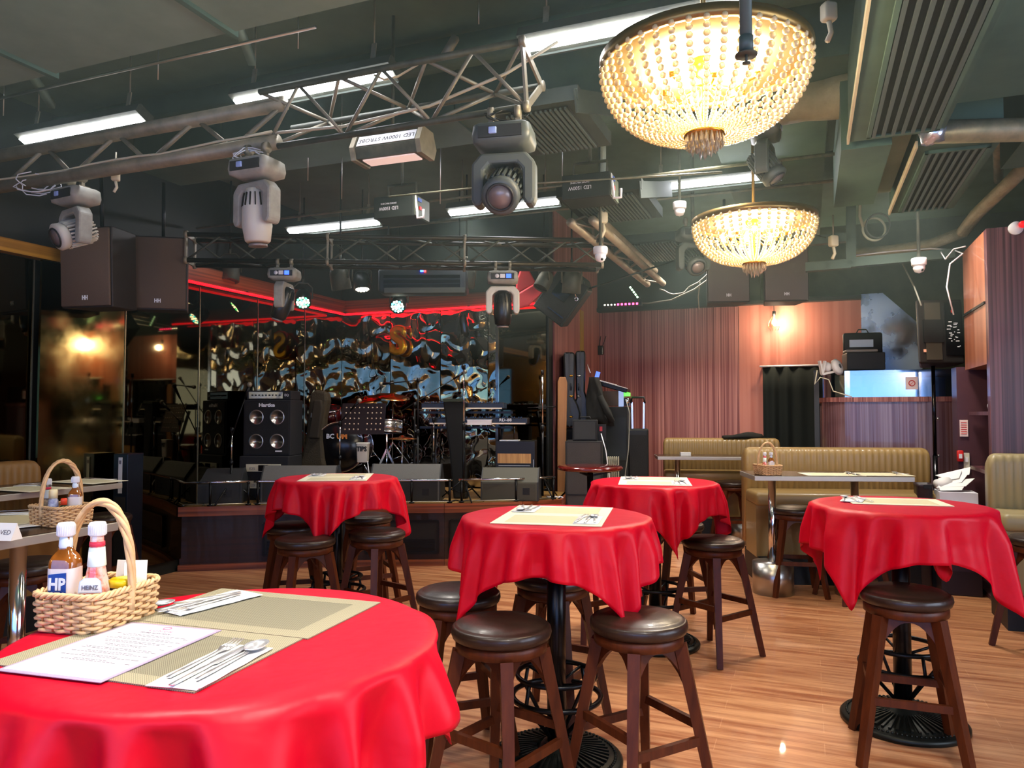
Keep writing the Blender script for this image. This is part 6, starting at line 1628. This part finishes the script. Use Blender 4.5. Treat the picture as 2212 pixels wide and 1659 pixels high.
# clutter behind the glass
mess = [(.35, .35, .10, '#4A8AB8', 'blue plastic box behind the booth glass'), (.65, .4, .16, '#C8D8E4', 'pale storage box behind the booth glass'), (.95, .35, .12, '#D8C8A8', 'cream carton behind the booth glass'), (1.12, .45, .2, '#7AA8C8', 'light blue case behind the booth glass')]
for u_, v_, h_, c_, lb in mess:
    t = thing('storage_box', lb, 'box', L(.14 + u_, 8.65 + v_, 1.67), TH + u_); G().box((0, 0, h_ / 2), (.2, .16, h_)).build('box', mat('c' + c_, c_, .4), t, bevel=.008); G().box((0, 0, h_ + .006), (.21, .17, .012)).build('lid', mat('c' + c_ + 'l', c_, .3), t)
# pier items
t = thing('wall_notice', 'small pink notice on the dark pier', 'notice', atv(2082, 925, 7.79), TH); G().box((0, 0, 0), (.065, .006, .15)).build('sheet', mat('notice_pink', ''), t); g = G(); [g.box((0, -.004, .05 - k * .02), (.045, .002, .006)) for k in range(6)]; g.build('print', red_p, t)
t = thing('fire_call_point', 'red call point low on the dark pier', 'alarm', atv(2074, 985, 7.77), TH); G().box((0, 0, 0), (.05, .05, .1), b=.008).build('box', red_p, t); G().box((0, -.027, 0), (.025, .006, .04)).build('pane', white, t)
t = thing('light_switch', 'tall white switch plate beside the red call point', 'switch', atv(2088, 1000, 7.785), TH); G().box((0, 0, 0), (.045, .012, .18)).build('plate', mat('switch_white', '#E0D8C0', .4), t); G().box((0, -.01, .03), (.02, .008, .04)).build('rocker', white, t)
# service counter with papers
pc = atz(2085, 1083, .74); 
t = thing('service_cabinet', 'low dark cabinet with a white top beside the column', 'cabinet', L(1.16, 7.4, 0), TH)
G().box((0, .0, .34), (.30, .5, .68)).build('body', mat('serv_dark', '#2A1A1E', .5), t, bevel=.006); G().box((0, 0, .70), (.31, .52, .04)).build('top', mat('serv_white', '#D8D8E2', .3), t); G().box((0, -.256, .4), (.26, .012, .4)).build('door', mat('serv_door', '#35222A', .4), t)
t = thing('paper_box', 'white box stacked with crumpled papers on the service cabinet', 'box', L(1.16, 7.35, .72), TH)
G().box((0, 0, .06), (.28, .3, .12)).build('box', mat('box_white', '#E6E6F0', .5), t)
g = G(); rn = random.Random(4)
for k in range(5): g.add([(rn.uniform(-.16, -.02), -.1 + .04 * k, .13 + .02 * k), (rn.uniform(.02, .14), -.1 + .04 * k, .14 + .03 * k), (rn.uniform(.04, .16), .0 + .03 * k, .2 + .03 * k), (rn.uniform(-.16, 0), .02 + .03 * k, .2 + .01 * k)], [(0, 1, 2, 3)], False)
o = g.build('loose_papers', paper, t); o.modifiers.new('s', 'SOLIDIFY').thickness = .004
G().cyl((-.14, -.02, .17), (-.04, .04, .19), .045, n=18).build('paper_roll', paper, t)
t = thing('bin', 'dark purple bin beside the white box of papers', 'bin', L(.93, 7.45, 0), TH); g = G(); rr = rrect(.13, .2, .03, 4); g.loft([[(x * f, y * f, z) for x, y in rr] for f, z in ((.75, 0), (1, .86), (1.05, .87), (1.05, .89), (.95, .89), (.7, .05))], True, caps=True); g.build('bucket', mat('bin_purple', '#2E2228', .4), t); G().box((.02, -.1, .87), (.06, .04, .03)).build('rim_clip', blk, t)
t = thing('red_bucket', 'small red bucket on the floor beyond the red cloth', 'bucket', atz(2046, 1262, 0)); g = G(); g.lathe([(.001, .0), (.075, .0), (.095, .17), (.1, .17), (.1, .18), (.09, .18), (.072, .01), (.001, .01)], 28); g.build('pail', red_p, t); G().tube([(.1, 0, .17), (.12, -.03, .08), (.1, -.05, .02)], .004, 6).build('handle', steel, t)
t = thing('printer', 'black card machine standing on the open shelf of the column', 'machine', L(1.325 + .2, VCa + .35, 1.035), TH); G().box((0, 0, .07), (.22, .2, .14), b=.02).build('body', blkg, t); G().box((-.02, -.0, .15), (.1, .12, .02)).build('paper_slot', cream, t)
o = strut_line('paper_roll', 'white paper rolls on the upper open shelf of the column', 'paper', [L(1.325 + .12, VCa + .3, 1.56), L(1.325 + .12, VCa + .55, 1.56)], .04, white, 16)
# ================================================================ HAZE
m = bpy.data.materials.new('haze'); m.use_nodes = True; N, K = nt(m); N.clear()
ho = N.new('ShaderNodeOutputMaterial'); hv = N.new('ShaderNodeVolumeScatter')
hv.inputs['Density'].default_value = .014; hv.inputs['Anisotropy'].default_value = .3; hv.inputs['Color'].default_value = (.72, .95, .87, 1)
K.new(hv.outputs[0], ho.inputs['Volume'])
h = G().prism([(-5.5, -2.4), (3.1, -2.4), (3.1, 10.25), (-2.7, 10.25), (-2.7, 8.1), (-5.5, 8.1)], 1.7, T(0, 0, 2.12)).build('haze', m, None, (0, 0, 0), TH)
tag(h, 'thin smoke haze hanging under the ceiling among the lights', 'haze', None, 'stuff')
